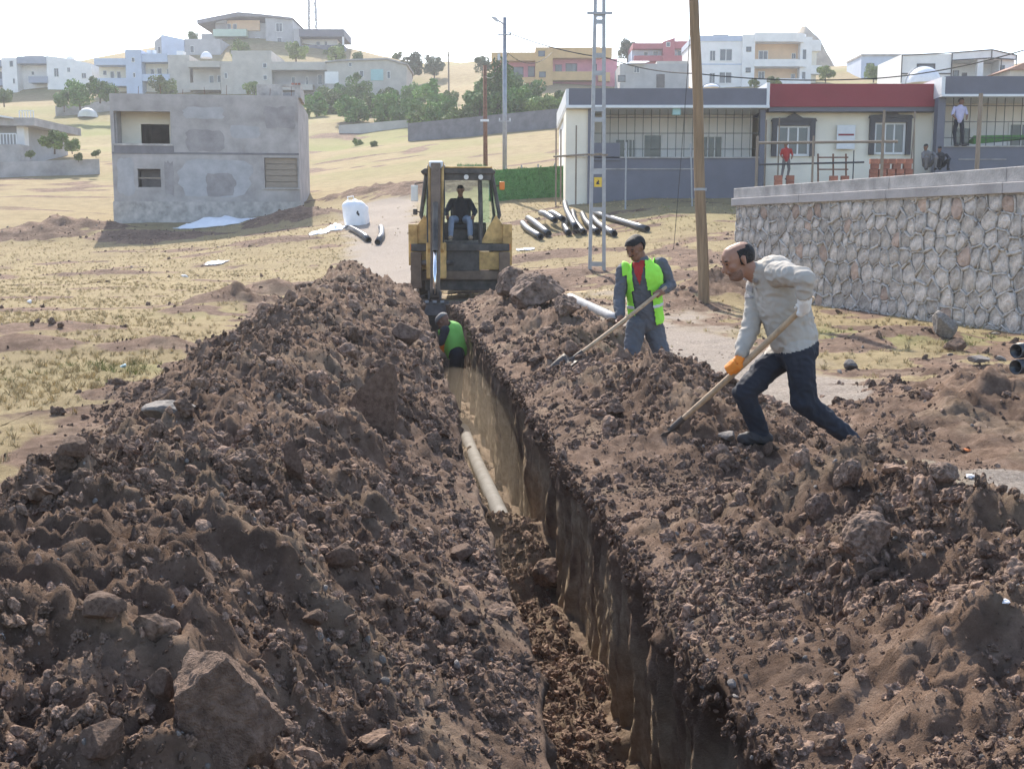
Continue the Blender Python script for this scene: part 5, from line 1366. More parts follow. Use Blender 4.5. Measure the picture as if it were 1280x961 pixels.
# ================================================================== ROCKS, CLODS, LITTER
def rock(px, py, wpx, label, seed, m='rock_brown', cuts=(), sx=1., sy=1., sz=.9, rot=(0, 0, 0), sub=4, name='rock', sink=.3, rough=.07, planes=10, group=None, cat='rock'):
    p = gs(px, py); s = wpx / 2 / F * p.length
    o = obj(name, rock_mesh(name, seed, sub, planes, rough, sx, sy, sz, cuts), m, loc=(p.x, p.y + s * .5 * sy, gz(p.x, p.y + s * .5 * sy) + s * sz * (1 - 2 * sink)))
    o.scale = (s, s, s); o.rotation_euler = rot
    return tag(o, label, cat, group)
rock(266, 950, 170, 'large angular brown boulder at the bottom left of the spoil heap', 5, cuts=[((.75, .35, .62), .52), ((-.55, -.25, .75), .62), ((0, -1, .12), .5), ((-.9, -.3, 0), .62), ((.2, .5, .9), .66)], sz=1.05, planes=3, sub=6, sink=.2, rough=.09)
rock(470, 535, 78, 'upright flat slab of dark earth standing in the left heap', 9, sx=.95, sy=.4, sz=1.35, cuts=[((.98, -.1, 0), .62), ((-1, 0, .1), .8), ((0, 0, 1), .82), ((0, -1, .05), .55)], planes=4, sub=5, sink=.15, rough=.06)
rock(365, 605, 40, 'tall narrow clod standing on the left heap below the slab', 12, sx=.8, sy=.6, sz=1.5, planes=7, sink=.2)
rock(505, 425, 42, 'dark rounded clod near the crest of the left heap', 14, sz=.85, planes=8, sink=.25)
rock(92, 585, 44, 'single dark clod lying on the field edge left of the heap', 17, sz=.8, sink=.2)
rock(210, 510, 58, 'whitish flecked stone at the left foot of the heap', 19, 'stone_grey', sx=1.2, sz=.5, sink=.2)
rock(390, 790, 30, 'angular brown stone left of the big boulder', 21, sink=.2)
rock(196, 885, 46, 'squat brown stone touching the left side of the big boulder', 23, sz=1.0, sink=.25)
rock(120, 955, 60, 'rough dark stone at the very bottom left corner', 27, sz=.9, sink=.25)
rock(673, 385, 72, 'big pointed lump of earth at the far end of the right heap', 31, 'earth_lump', sz=.95, planes=6, sink=.12, rough=.14, sub=5, cuts=[((-.6, -.3, .7), .5), ((.7, -.2, .6), .55), ((0, -1, .3), .6)])
rock(640, 378, 45, 'smaller pointed earth lump beside the big one at the far trench end', 33, 'earth_lump', sz=1.0, planes=8, sink=.2, rough=.16)
rock(708, 392, 44, 'round dark earth lump behind the pale grey pipe', 35, 'earth_lump', sz=.8, sink=.25, rough=.14)
rock(912, 556, 26, 'pale rounded stone at the front foot of the man in grey', 37, 'stone_grey', sx=1.1, sz=.55, sink=.2)
rock(962, 572, 18, 'reddish upright stone between the feet of the man in grey', 39, sz=1.2, sx=.7, sink=.2)
rock(1062, 612, 40, 'upright earth block on the right heap crest behind the rear shoe', 41, 'earth_lump', sz=1.25, planes=7, sink=.25, rough=.13)
rock(1090, 690, 62, 'broad smooth faced clod in the middle of the right heap', 43, 'earth_lump', sz=1.0, planes=6, sink=.3, rough=.1, sub=5)
rock(1025, 640, 34, 'dark angular clod casting shade on the right heap', 45, 'earth_lump', sz=1.1, planes=7, sink=.25, rough=.12)
rock(1180, 615, 36, 'long clod on the right end of the near heap crest', 47, 'earth_lump', sx=1.3, sz=.7, sink=.25, rough=.12)
rock(1182, 425, 32, 'sharp grey stone leaning at the foot of the stone wall', 49, 'stone_grey', sz=1.15, cuts=[((.6, 0, .8), .5)], sink=.15)
rock(1198, 440, 30, 'dark stone in front of the sharp grey stone by the wall', 51, sz=.75, sink=.2)
rock(1066, 463, 20, 'small tan stone on the pale gravel right of the man', 53, 'stone_grey', sz=.75, sink=.2)
rock(1225, 455, 22, 'pale flat stone near the dark pipes by the wall', 55, 'stone_grey', sz=.5, sx=1.3, sink=.2)
rock(690, 745, 50, 'large clod fallen into the trench bottom', 57, 'earth_lump', sz=.85, sink=.3, rough=.1)
rock(575, 700, 40, 'brown clod on the trench side of the left heap', 61, sz=.8, sink=.3)
rock(425, 705, 52, 'big brown clod halfway down the left heap', 63, sz=.8, sink=.3)
rock(545, 780, 38, 'reddish clod low on the left heap near the trench', 65, sz=.75, sink=.25)
rock(130, 800, 55, 'dull brown clod in the lower left of the heap', 67, sz=.8, sink=.3)
# loose clods that nothing tells apart
R2 = random.Random(77)
CM = [rock_mesh('clod_lump', 300 + i, 3, 9, .2, 1, R2.uniform(.7, 1), R2.uniform(.6, .9)) for i in range(8)]
for me_ in CM: me_.materials.append(MATS['clod'])
LZ = {}
def lump(a, d, s, label, group): LZ.setdefault((label, group), []).append((a, d, s))
def lump_at(a, d, s, z, label, group):
    X = a - SL * d
    o = obj('soil_clod', R2.choice(CM), None, loc=(X, d, z + s * .15)); o.scale = (s, s, s); o.rotation_euler = (R2.uniform(0, 6), R2.uniform(0, 6), R2.uniform(0, 6))
    tag(o, label, 'clod', group)
for _ in range(150):
    d = 1.6 * (20 / 1.6) ** R2.random(); lump(R2.uniform(-1.5, .42), d, (.012 * d ** .7 + .003) * R2.uniform(.8, 1.9), 'loose brown soil clod lying on the left spoil heap', 'loose clods on the left spoil heap')
for _ in range(140):
    d = 2.6 * (20 / 2.6) ** R2.random(); lump(R2.uniform(1.2, 3.1), d, (.012 * d ** .7 + .003) * R2.uniform(.8, 1.8), 'loose brown soil clod lying on the right spoil heap', 'loose clods on the right spoil heap')
for _ in range(26):
    d = R2.uniform(4.4, 7.6); lump(R2.uniform(.58, 1.0), d, R2.uniform(.03, .06), 'loose clod lying in the near trench bottom', 'loose clods in the trench bottom')

for (lb, gr), L_ in LZ.items():
    aa = np.array([q[0] for q in L_]); dd = np.array([q[1] for q in L_])
    for q, z in zip(L_, full_z(aa - SL * dd, dd)): lump_at(*q, float(z), lb, gr)

# --- white sack, plastic sheets, litter
def sack():
    p = gp(446, 281); k = p.y / F; w, hgt = 14 * k, 31 * k; vs = []; fs = []; n, r = 20, 12
    for j in range(r + 1):
        q = j / r; z = hgt * q
        for i in range(n):
            a = 2 * math.pi * i / n; sq = 1 / (abs(math.cos(a)) ** 4 + abs(math.sin(a)) ** 4) ** .25
            rr = w * sq * (1 + .10 * math.sin(q * 3.1)) * (1 if q < .8 else 1 - .5 * (q - .8) / .2) * (1 + .07 * mnoise.noise((math.cos(a) * 2, math.sin(a) * 2, q * 3)))
            vs.append((math.cos(a) * rr - .12 * q * q, math.sin(a) * rr, z + (.12 * mnoise.noise((a, q * 4, 1)) if q > .6 else 0)))
    for j in range(r):
        for i in range(n): fs.append((j * n + i, j * n + (i + 1) % n, (j + 1) * n + (i + 1) % n, (j + 1) * n + i))
    fs.append(tuple(r * n + i for i in range(n)))
    t = thing('bulk_sack', 'bulging white woven bulk sack standing on the track', 'sack', (p.x, p.y, gz(p.x, p.y) - .05))
    b = MB().add(vs, fs).build('bag', 'white_sheet', t, smooth=True)
    MB().tube([(-.3, -.2, hgt * .9), (-.35, -.2, hgt * 1.12), (-.1, -.22, hgt * 1.15), (-.05, -.2, hgt * .92)], .025, 6).build('loop_handle', 'white_sheet', t)
    MB().prism([(.10, hgt * .42), (.18, hgt * .36), (.20, hgt * .45), (.14, hgt * .52), (.17, hgt * .55), (.10, hgt * .58), (.06, hgt * .48)], -w * 1.12, -w * 1.10).build('printed_mark', 'black_trim', t)
sack()
def sheet(px, py, wpx, dpt, label, name, m='white_sheet', hgt=.25, seed=1, Y=None):
    p = gp(px, py) if Y is None else at(px, py, Y); k = p.y / F; n = 14; w = wpx * k; vs = []; fs = []
    for j in range(n + 1):
        for i in range(n + 1):
            u, v = i / n - .5, j / n - .5; rr = 1 + .35 * mnoise.noise((u * 3, v * 3, seed))
            x, y = u * w * rr, v * dpt * rr; e = 0.
            vs.append((x, y, e - p.z + .03 + hgt * max(0, 1 - (2.1 * abs(u)) ** 2) * max(0, 1 - (2.1 * abs(v)) ** 2) * (.7 + .5 * mnoise.noise((u * 7, v * 7, seed))) + .03 * mnoise.noise((u * 15, v * 15, seed))))
    for j in range(n):
        for i in range(n): fs.append((j * (n + 1) + i, j * (n + 1) + i + 1, (j + 1) * (n + 1) + i + 1, (j + 1) * (n + 1) + i))
    E = full_z(np.array([p.x + v[0] for v in vs]), np.array([p.y + v[1] for v in vs]))
    vs = [(v[0], v[1], v[2] + float(e)) for v, e in zip(vs, E)]
    o = MB().add(vs, fs).build(name, m, loc=p, smooth=True)
    s_ = o.modifiers.new('thick', 'SOLIDIFY'); s_.thickness = .01
    return tag(o, label, name.replace('_', ' ').split()[-1])
sheet(268, 268, 80, 2.0, 'white plastic sheet over a heap at the foot of the concrete house', 'plastic_sheet', hgt=.5, Y=55.2)
sheet(418, 287, 26, 1.0, 'crumpled white plastic sheet beside the bulk sack', 'plastic_sheet', hgt=.25, seed=3)
sheet(398, 292, 24, 1.2, 'flat white plastic scrap left of the bulk sack', 'plastic_scrap', hgt=.10, seed=4)
sheet(270, 330, 26, .8, 'grey white scrap lying in the dry field', 'plastic_scrap', hgt=.05, seed=6)
sheet(657, 313, 20, .4, 'thin white scrap on the ground beside the backhoe', 'plastic_scrap', hgt=.03, seed=7)
for (px, py, lb) in [(37, 380, 'tiny white litter scrap far left in the dry field'), (231, 347, 'tiny white litter scrap in the middle of the dry field'), (155, 460, 'tiny pale blue litter scrap near the heap in the field'), (1214, 598, 'crumpled white paper on the soil at the right'), (1208, 565, 'small orange scrap on the soil at the right'), (1256, 765, 'white scrap on the right near heap')]:
    p = gs(px, py); s = .0028 * p.y + .008
    o = obj('litter_scrap', rock_mesh('litter_scrap', px, 2, 5, .5, 1, .8, .6), mat('litter_orange', (.8, .25, .08)) if 'orange' in lb else mat('litter_blue', (.5, .65, .7)) if 'blue' in lb else 'white_sheet', loc=(p.x, p.y, gz(p.x, p.y) + s * .4)); o.scale = (s, s, s); tag(o, lb, 'litter')

# --- building site clutter before the row houses
def post(px, pyb, pyt, label, r=.05, Y=None, lean=0., m='wood_grey'):
    Y = Y or 43.0; p = at(px, pyb, Y); z = min(p.z, ge(p.x, Y)); H = at(px, pyt, Y).z - z
    o = MB().tube([(0, 0, -.3), (lean * .5, 0, H * .5), (lean, 0, H)], [r, r * .95, r * .85], 8).build('wooden_post', m, loc=(p.x, Y, z))
    return tag(o, label, 'post')
post(1221, 212, 117, 'thick grey wooden post rising above the stone wall at right', .09, 40); post(1102, 215, 138, 'wooden post in front of the right ornate window', .06, 41); post(1015, 228, 170, 'pale stick post left of the ladder', .045, 42)
post(945, 235, 170, 'wooden post at the corner between first and second row house', .06, 43); post(1066, 225, 188, 'thin steel stake before the cream house', .025, 43, m='dark_steel'); post(972, 225, 147, 'thin scaffold pole left of the red shirted person', .03, 44.5); post(956, 225, 150, 'thin scaffold pole beside the left ornate window', .03, 44.6)
post(1136, 215, 140, 'leaning thin pole near the seated workers', .03, 44.5, .15); post(1143, 215, 140, 'second leaning thin pole near the seated workers', .03, 44.6, -.1); post(782, 240, 178, 'steel fence stake before the grey veranda wall', .035, 44, m='steel'); post(866, 235, 180, 'leaning steel stake beside the wooden pole', .03, 44, -.12, m='steel')
post(695, 204, 160, 'thin upright stick at the left corner of the row houses', .035, 47.5); post(701, 204, 162, 'second thin stick at the left corner of the row houses', .035, 47.8); post(720, 205, 157, 'taller stick by the left row house wall', .035, 46.6)
a, b = at(948, 179, 43.5), at(1122, 177, 43.5)
tag(MB().cyl((0, 0, 0), b - a, .05, n=8).build('scaffold_rail', 'wood_grey', loc=a), 'long horizontal wooden rail across the cream house front', 'rail')
a, b = at(948, 206, 43.6), at(1080, 203, 43.6)
tag(MB().cyl((0, 0, 0), b - a, .035, n=8).build('scaffold_rail', 'dark_steel', loc=a), 'lower dark horizontal rail in front of the cream house', 'rail')
a, b = at(692, 196, 47), at(757, 192, 46)
tag(MB().cyl((0, 0, 0), b - a, .04, n=8).build('scaffold_rail', 'wood_grey', loc=a), 'pale horizontal stick at the left house corner', 'rail')
def ladder():
    Y = 43.8; p = at(1040, 226, Y); t = thing('ladder', 'brown wooden ladder frame standing before the cream house', 'ladder', p)
    for px in (1023, 1042, 1058): q = at(px, 226, Y) - p; MB().cyl(q + Vector((0, 0, -.3)), q + Vector((0, .2, at(px, 192, Y).z - p.z)), .035, n=6).build('rail', 'rust', t)
    for py in (197, 204, 212): MB().cyl(at(1022, py, Y) - p + Vector((0, -.02, 0)), at(1060, py, Y) - p + Vector((0, -.02, 0)), .03, n=6).build('rung', 'rust', t)
ladder()
def brick_pile(px0, px1, pyt, pyb, Y, label, n=8, seed=1):
    p = at((px0 + px1) / 2, pyb, Y); t = thing('brick_pile', label, 'bricks', p); R = random.Random(seed); w = at(px1, pyb, Y).x - at(px0, pyb, Y).x; H = at(640, pyt, Y).z - p.z
    rows = max(2, int(H / .19)); bw = .30; me = None
    for j in range(-1, rows):
        n = int(w / bw * (1 - .12 * R.random() * (j > rows - 3)))
        for i in range(n):
            if j == rows - 1 and R.random() < .4: continue
            x = -w / 2 + (i + .5) * w / n; kw = dict(parent=t)
            o = MB().box(-.14, .14, -.1, .1, 0, .18).build('brick', 'brick_red', t, bevel=.012) if me is None else obj('brick', me, None, t)
            me = o.data; o.location = (x, R.uniform(-.03, .03), j * .19); o.rotation_euler = (0, 0, R.uniform(-.05, .05))
brick_pile(1086, 1140, 196, 224, 43.2, 'stack of red hollow bricks before the right ornate window', seed=2)
brick_pile(965, 995, 213, 232, 43.0, 'low brownish brick stack below the red shirted person', seed=3)
brick_pile(1035, 1063, 207, 226, 43.0, 'small brick stack behind the ladder', seed=4)
# ================================================================== PEOPLE
mat('skin', (.33, .175, .115), .55, .12, 12, .15, 60)
mat('skin_dark', (.22, .115, .075), .6, .12, 12, .15, 60)
mat('hair', (.016, .013, .012), .7, .3, 40, .6, 120)
mat('hair_grey', (.18, .17, .16), .7, .3, 40, .6, 120)
mat('sweater', (.42, .385, .34), .9, .07, 3, .4, 9, detail=6)
mat('jeans', (.020, .024, .036), .85, .25, 3, .4, 10)
mat('coverall', (.105, .11, .125), .85, .12, 3, .4, 9)
mat('red_shirt', (.38, .03, .028), .8, .12, 5, .3, 12)
mat('vest_green', (.33, .80, .07), .65, .08, 4, .3, 12)
mat('vest_dull', (.22, .55, .10), .65, .1, 4, .3, 12)
mat('glove_orange', (.80, .25, .03), .7, .12, 10, .3, 40)
mat('glove_white', (.75, .74, .72), .8, .1, 10, .3, 40)
mat('shoe', (.035, .033, .035), .7, .2, 6)
mat('boot_tan', (.36, .27, .19), .8, .2, 6)
mat('dark_shirt', (.030, .030, .036), .8, .2, 3, .3, 10)
mat('light_jeans', (.26, .32, .43), .8, .15, 3, .3, 10)
mat('lilac_shirt', (.50, .48, .66), .8, .1, 3)
mat('grey_cloth', (.17, .16, .16), .85, .15, 3)
mat('eye_dark', (.02, .015, .012), .3, .1, 9)

class Fig:
    """body laid out from joints; tapered elliptical limbs fused by a voxel remesh into one continuous surface"""
    def __init__(s, origin): s.o = Vector(origin); s.l = []; s.mb = MB()
    def limb(s, p0, p1, r0, r1, m, side=None, r0b=None, r1b=None, n=14):
        p0, p1 = Vector(p0) - s.o, Vector(p1) - s.o; ax = (p1 - p0); L = ax.length; ax = ax / L if L > 1e-6 else Vector((0, 0, 1))
        sd = Vector(side) if side is not None else (Vector((1, 0, 0)) if abs(ax.x) < .8 else Vector((0, 1, 0)))
        u = (sd - ax * sd.dot(ax)).normalized(); w = ax.cross(u)
        r0b = r0 if r0b is None else r0b; r1b = r1 if r1b is None else r1b; rings = []
        c0, c1 = min(r0, r0b), min(r1, r1b)
        for k in (0.08, .35, .7): a = math.pi / 2 * (1 - k); rings.append((p0 - ax * c0 * math.sin(a), r0 * math.cos(a), r0b * math.cos(a)))
        for q in (0, .25, .5, .75, 1): rings.append((p0 + ax * L * q, r0 + (r1 - r0) * q, r0b + (r1b - r0b) * q))
        for k in (.7, .35, .08): a = math.pi / 2 * (1 - k); rings.append((p1 + ax * c1 * math.sin(a), r1 * math.cos(a), r1b * math.cos(a)))
        vs = []; fs = []
        for (c, a_, b_) in rings:
            for i in range(n): t = 2 * math.pi * i / n; vs.append(c + u * (a_ * math.cos(t)) + w * (b_ * math.sin(t)))
        for j in range(len(rings) - 1):
            for i in range(n): fs.append((j * n + i, j * n + (i + 1) % n, (j + 1) * n + (i + 1) % n, (j + 1) * n + i))
        fs.append(tuple(reversed(range(n)))); fs.append(tuple((len(rings) - 1) * n + i for i in range(n)))
        s.mb.add(vs, fs); s.l.append((p0, p1, (r0 + r0b) / 2, (r1 + r1b) / 2, m))
    def ell(s, c, ax, m): # ellipsoid: ax = three (vector, radius)
        (a, ra), (b, rb), (c2, rc) = ax; c = Vector(c)
        s.limb(c - Vector(a) * ra * .35, c + Vector(a) * ra * .35, rb * .93, rb * .93, m, b, rc * .93, rc * .93)
    def hand(s, pos, shaft, palm, m, k=1., thumb=1):
        """hand closed round a shaft: palm block, four unequal fingers and a thumb from the side of the palm"""
        pos = Vector(pos); sh = Vector(shaft).normalized(); pl = (Vector(palm) - sh * Vector(palm).dot(sh)).normalized(); q = sh.cross(pl)
        s.limb(pos + pl * .034 - sh * .03, pos + pl * .034 + sh * .03, .026 * k, .024 * k, m, q, .017, .017)
        for i, ln in enumerate((.92, 1.0, .96, .8)):
            c = pos + sh * (.033 - i * .022); pts = []
            for j in range(5):
                a = (.35 + j * .95 * ln); r = .030 * k; pts.append(c + pl * (r * math.cos(a)) + q * (r * math.sin(a)))
            for a, b in zip(pts, pts[1:]): s.limb(a, b, .0098 * k, .0092 * k, m, n=8)
        c = pos + sh * .036; a = c + pl * .03 - q * .014; b = c + sh * .006 - pl * .002 - q * .030; d = c + sh * .002 - pl * .028 - q * .012
        s.limb(a, b, .012 * k, .011 * k, m, n=8); s.limb(b, d, .011 * k, .009 * k, m, n=8)
    def head(s, c, fwd, up, m, k=1.):
        c = Vector(c); f = Vector(fwd).normalized(); u = Vector(up); u = (u - f * u.dot(f)).normalized(); r = f.cross(u)
        s.hc, s.hf, s.hu, s.hr, s.hk = c - s.o, f, u, r, k
        s.ell(c + u * .025 * k - f * .012 * k, ((f, .102 * k), (r, .080 * k), (u, .092 * k)), m)
        s.ell(c - u * .045 * k + f * .030 * k, ((u, .075 * k), (r, .060 * k), (f, .060 * k)), m)
        s.limb(c - u * .090 * k + f * .062 * k - r * .015, c - u * .090 * k + f * .062 * k + r * .015, .024 * k, .024 * k, m, n=8)            # chin
        s.limb(c + u * .012 * k + f * .090 * k, c - u * .028 * k + f * .112 * k, .010 * k, .017 * k, m, r, n=8)   # nose
        s.limb(c + u * .028 * k + f * .080 * k - r * .04 * k, c + u * .028 * k + f * .080 * k + r * .04 * k, .016 * k, .016 * k, m, n=8)     # brow
        s.limb(c - u * .052 * k + f * .088 * k - r * .018 * k, c - u * .052 * k + f * .088 * k + r * .018 * k, .012 * k, .012 * k, m, n=8)   # lips
        for q in (-1, 1):
            e = c + r * q * .080 * k - f * .012 * k; s.limb(e - u * .026 * k, e + u * .020 * k, .012 * k, .018 * k, m, f, .009 * k, .010 * k, n=8)
            s.limb(c + r * q * .045 * k - u * .02 * k + f * .06 * k, c + r * q * .04 * k - u * .03 * k + f * .062 * k, .026 * k, .022 * k, m, n=8)  # cheek
    def neck(s, base, m, r=.056): s.limb(base, s.hc + s.o - s.hu * .045 - s.hf * .03, r, r * .96, m)
    def finish(s, t, name='body', vox=.009, fold=.006, smooth=3, hem=None):
        me = bpy.data.meshes.new('raw'); me.from_pydata(s.mb.v, [], s.mb.f)
        bm = bmesh.new(); bm.from_mesh(me); bmesh.ops.recalc_face_normals(bm, faces=bm.faces); bm.to_mesh(me); bm.free()
        o = bpy.data.objects.new('raw', me); COL.objects.link(o)
        r = o.modifiers.new('r', 'REMESH'); r.mode = 'VOXEL'; r.voxel_size = vox
        sm = o.modifiers.new('s', 'SMOOTH'); sm.factor = .5; sm.iterations = smooth
        bpy.context.view_layer.update()
        dg = bpy.context.evaluated_depsgraph_get()
        out = bpy.data.meshes.new_from_object(o.evaluated_get(dg)); bpy.data.objects.remove(o)
        n = len(out.vertices); V = np.empty(n * 3, np.float32); out.vertices.foreach_get('co', V); V = V.reshape(-1, 3).astype(float)
        Nn = np.empty(n * 3, np.float32); out.vertices.foreach_get('normal', Nn); Nn = Nn.reshape(-1, 3)
        names = []; [names.append(l[4]) for l in s.l if l[4] not in names]
        best = np.full(n, 9e9); tagv = np.zeros(n, int); limb = np.zeros(n, int)
        for li, (p0, p1, r0, r1, m) in enumerate(s.l):
            a, d = np.array(p0), np.array(p1 - p0); L2 = max(d @ d, 1e-9)
            tt = np.clip(((V - a) @ d) / L2, 0, 1); ds = np.linalg.norm(V - a - tt[:, None] * d, axis=1) - (r0 + (r1 - r0) * tt)
            k = ds < best; best[k] = ds[k]; tagv[k] = names.index(m); limb[k] = li
        if hem:
            pt, nn, mu, ml, torso = hem; sd = (V - np.array(Vector(pt) - s.o)) @ np.array(Vector(nn).normalized()); mi = np.array([names.index(s.l[i][4]) for i in range(len(s.l))])
            tor = np.isin(limb, torso); iu, il = names.index(mu), names.index(ml)
            tagv[tor & (sd < 0)] = il; tagv[(tagv == il) & (sd > 0) & (mi[limb] == il)] = iu
        cloth = np.array([not (nm.startswith('skin') or nm.startswith('glove')) for nm in names])[tagv]
        w = np.array([mnoise.noise((v[0] * 13, v[1] * 13, v[2] * 9 + v[0] * 5)) + .6 * (1 - 2 * abs(mnoise.noise((v[0] * 17 + v[2] * 9, v[1] * 17, v[2] * 22)))) for v in V])
        V = V + Nn * (w * fold * cloth)[:, None]
        out.vertices.foreach_set('co', V.astype(np.float32).ravel())
        out.materials.clear()
        for nm in names: out.materials.append(MATS[nm])
        lp = np.empty(len(out.loops), np.int32); out.loops.foreach_get('vertex_index', lp); st = np.empty(len(out.polygons), np.int32); out.polygons.foreach_get('loop_start', st)
        out.polygons.foreach_set('material_index', tagv[lp[st]].astype(np.int32)); out.polygons.foreach_set('use_smooth', np.ones(len(st), bool)); out.update()
        s.me, s.V, s.N, s.tagv, s.names, s.t, s.limb_of = out, V, Nn, tagv, names, t, limb
        return obj(name, out, None, t)
    def shell(s, name, pick, m, off=.008, thick=.004, rag=0.):
        """clothing or hair laid over the picked part of the body"""
        P = np.empty(len(s.me.loops), np.int32); s.me.loops.foreach_get('vertex_index', P)
        fs = [tuple(p.vertices) for p in s.me.polygons if all(pick[i] for i in p.vertices)]
        if not fs: return None
        use = sorted({i for f in fs for i in f}); ix = {v: k for k, v in enumerate(use)}
        vs = [s.V[i] + s.N[i] * (off + rag * mnoise.noise(tuple(s.V[i] * 60))) for i in use]
        o = MB().add(vs, [tuple(ix[i] for i in f) for f in fs]).build(name, m, s.t, smooth=True)
        o.modifiers.new('even', 'SMOOTH').iterations = 9 if thick > .0025 else 2
        q = o.modifiers.new('thick', 'SOLIDIFY'); q.thickness = thick; q.offset = 0
        return o
    def hloc(s):
        d = s.V - np.array(s.hc); k = s.hk
        return d @ np.array(s.hf) / k, d @ np.array(s.hr) / k, d @ np.array(s.hu) / k
    def eyes(s):
        for q in (-1, 1):
            c = s.hc + s.hf * .088 * s.hk + s.hr * q * .032 * s.hk + s.hu * .008 * s.hk
            MB().add([c + Vector(v) * .011 for v in ((1, 0, 0), (-1, 0, 0), (0, 1, 0), (0, -1, 0), (0, 0, .7), (0, 0, -.7))], [(0, 2, 4), (2, 1, 4), (1, 3, 4), (3, 0, 4), (2, 0, 5), (1, 2, 5), (3, 1, 5), (0, 3, 5)]).build('eye', 'eye_dark', s.t)
            e = c + s.hu * .022 * s.hk; MB().tube([e - s.hr * .022, e + s.hf * .004, e + s.hr * .022], [.004, .006, .004], 6).build('eyebrow', 'hair', s.t)

def shovel(label, top, tip, blade_dir, m='wood_handle'):
    top, tip = Vector(top), Vector(tip); d = (tip - top); L = d.length; d.normalize()
    t = thing('shovel', label, 'shovel', tip)
    pts = [top - tip + d * (L * i / 10) + Vector((0, 0, -.012 * math.sin(math.pi * i / 10))) for i in range(11)]
    MB().tube(pts, [.017 + .004 * math.sin(i * .31) for i in range(11)], 10).build('handle', mat('wood_handle', (.42, .30, .19), .7, .2, 5, .2, 40, stretch=(5, 5, 5)), t, smooth=True)
    s = d.cross(Vector(blade_dir)).normalized(); n = s.cross(d)
    MB().cyl(-d * .10, d * .05, .022, .024, 10).build('socket', 'bucket_steel', t)
    vs = []; fs = []; nu, nv = 8, 8
    for j in range(nv + 1):
        v = j / nv; w = .115 * (1 if v < .6 else math.sqrt(max(0, 1 - ((v - .6) / .42) ** 2)))
        for i in range(nu + 1):
            u = i / nu * 2 - 1; vs.append(d * (.03 + .27 * v) + s * (w * u) + n * (.03 * u * u - .025 * v * v))
    for j in range(nv):
        for i in range(nu): fs.append((j * (nu + 1) + i, j * (nu + 1) + i + 1, (j + 1) * (nu + 1) + i + 1, (j + 1) * (nu + 1) + i))
    o = MB().add(vs, fs).build('blade', 'bucket_steel', t, smooth=True); q = o.modifiers.new('t', 'SOLIDIFY'); q.thickness = .004
    return t

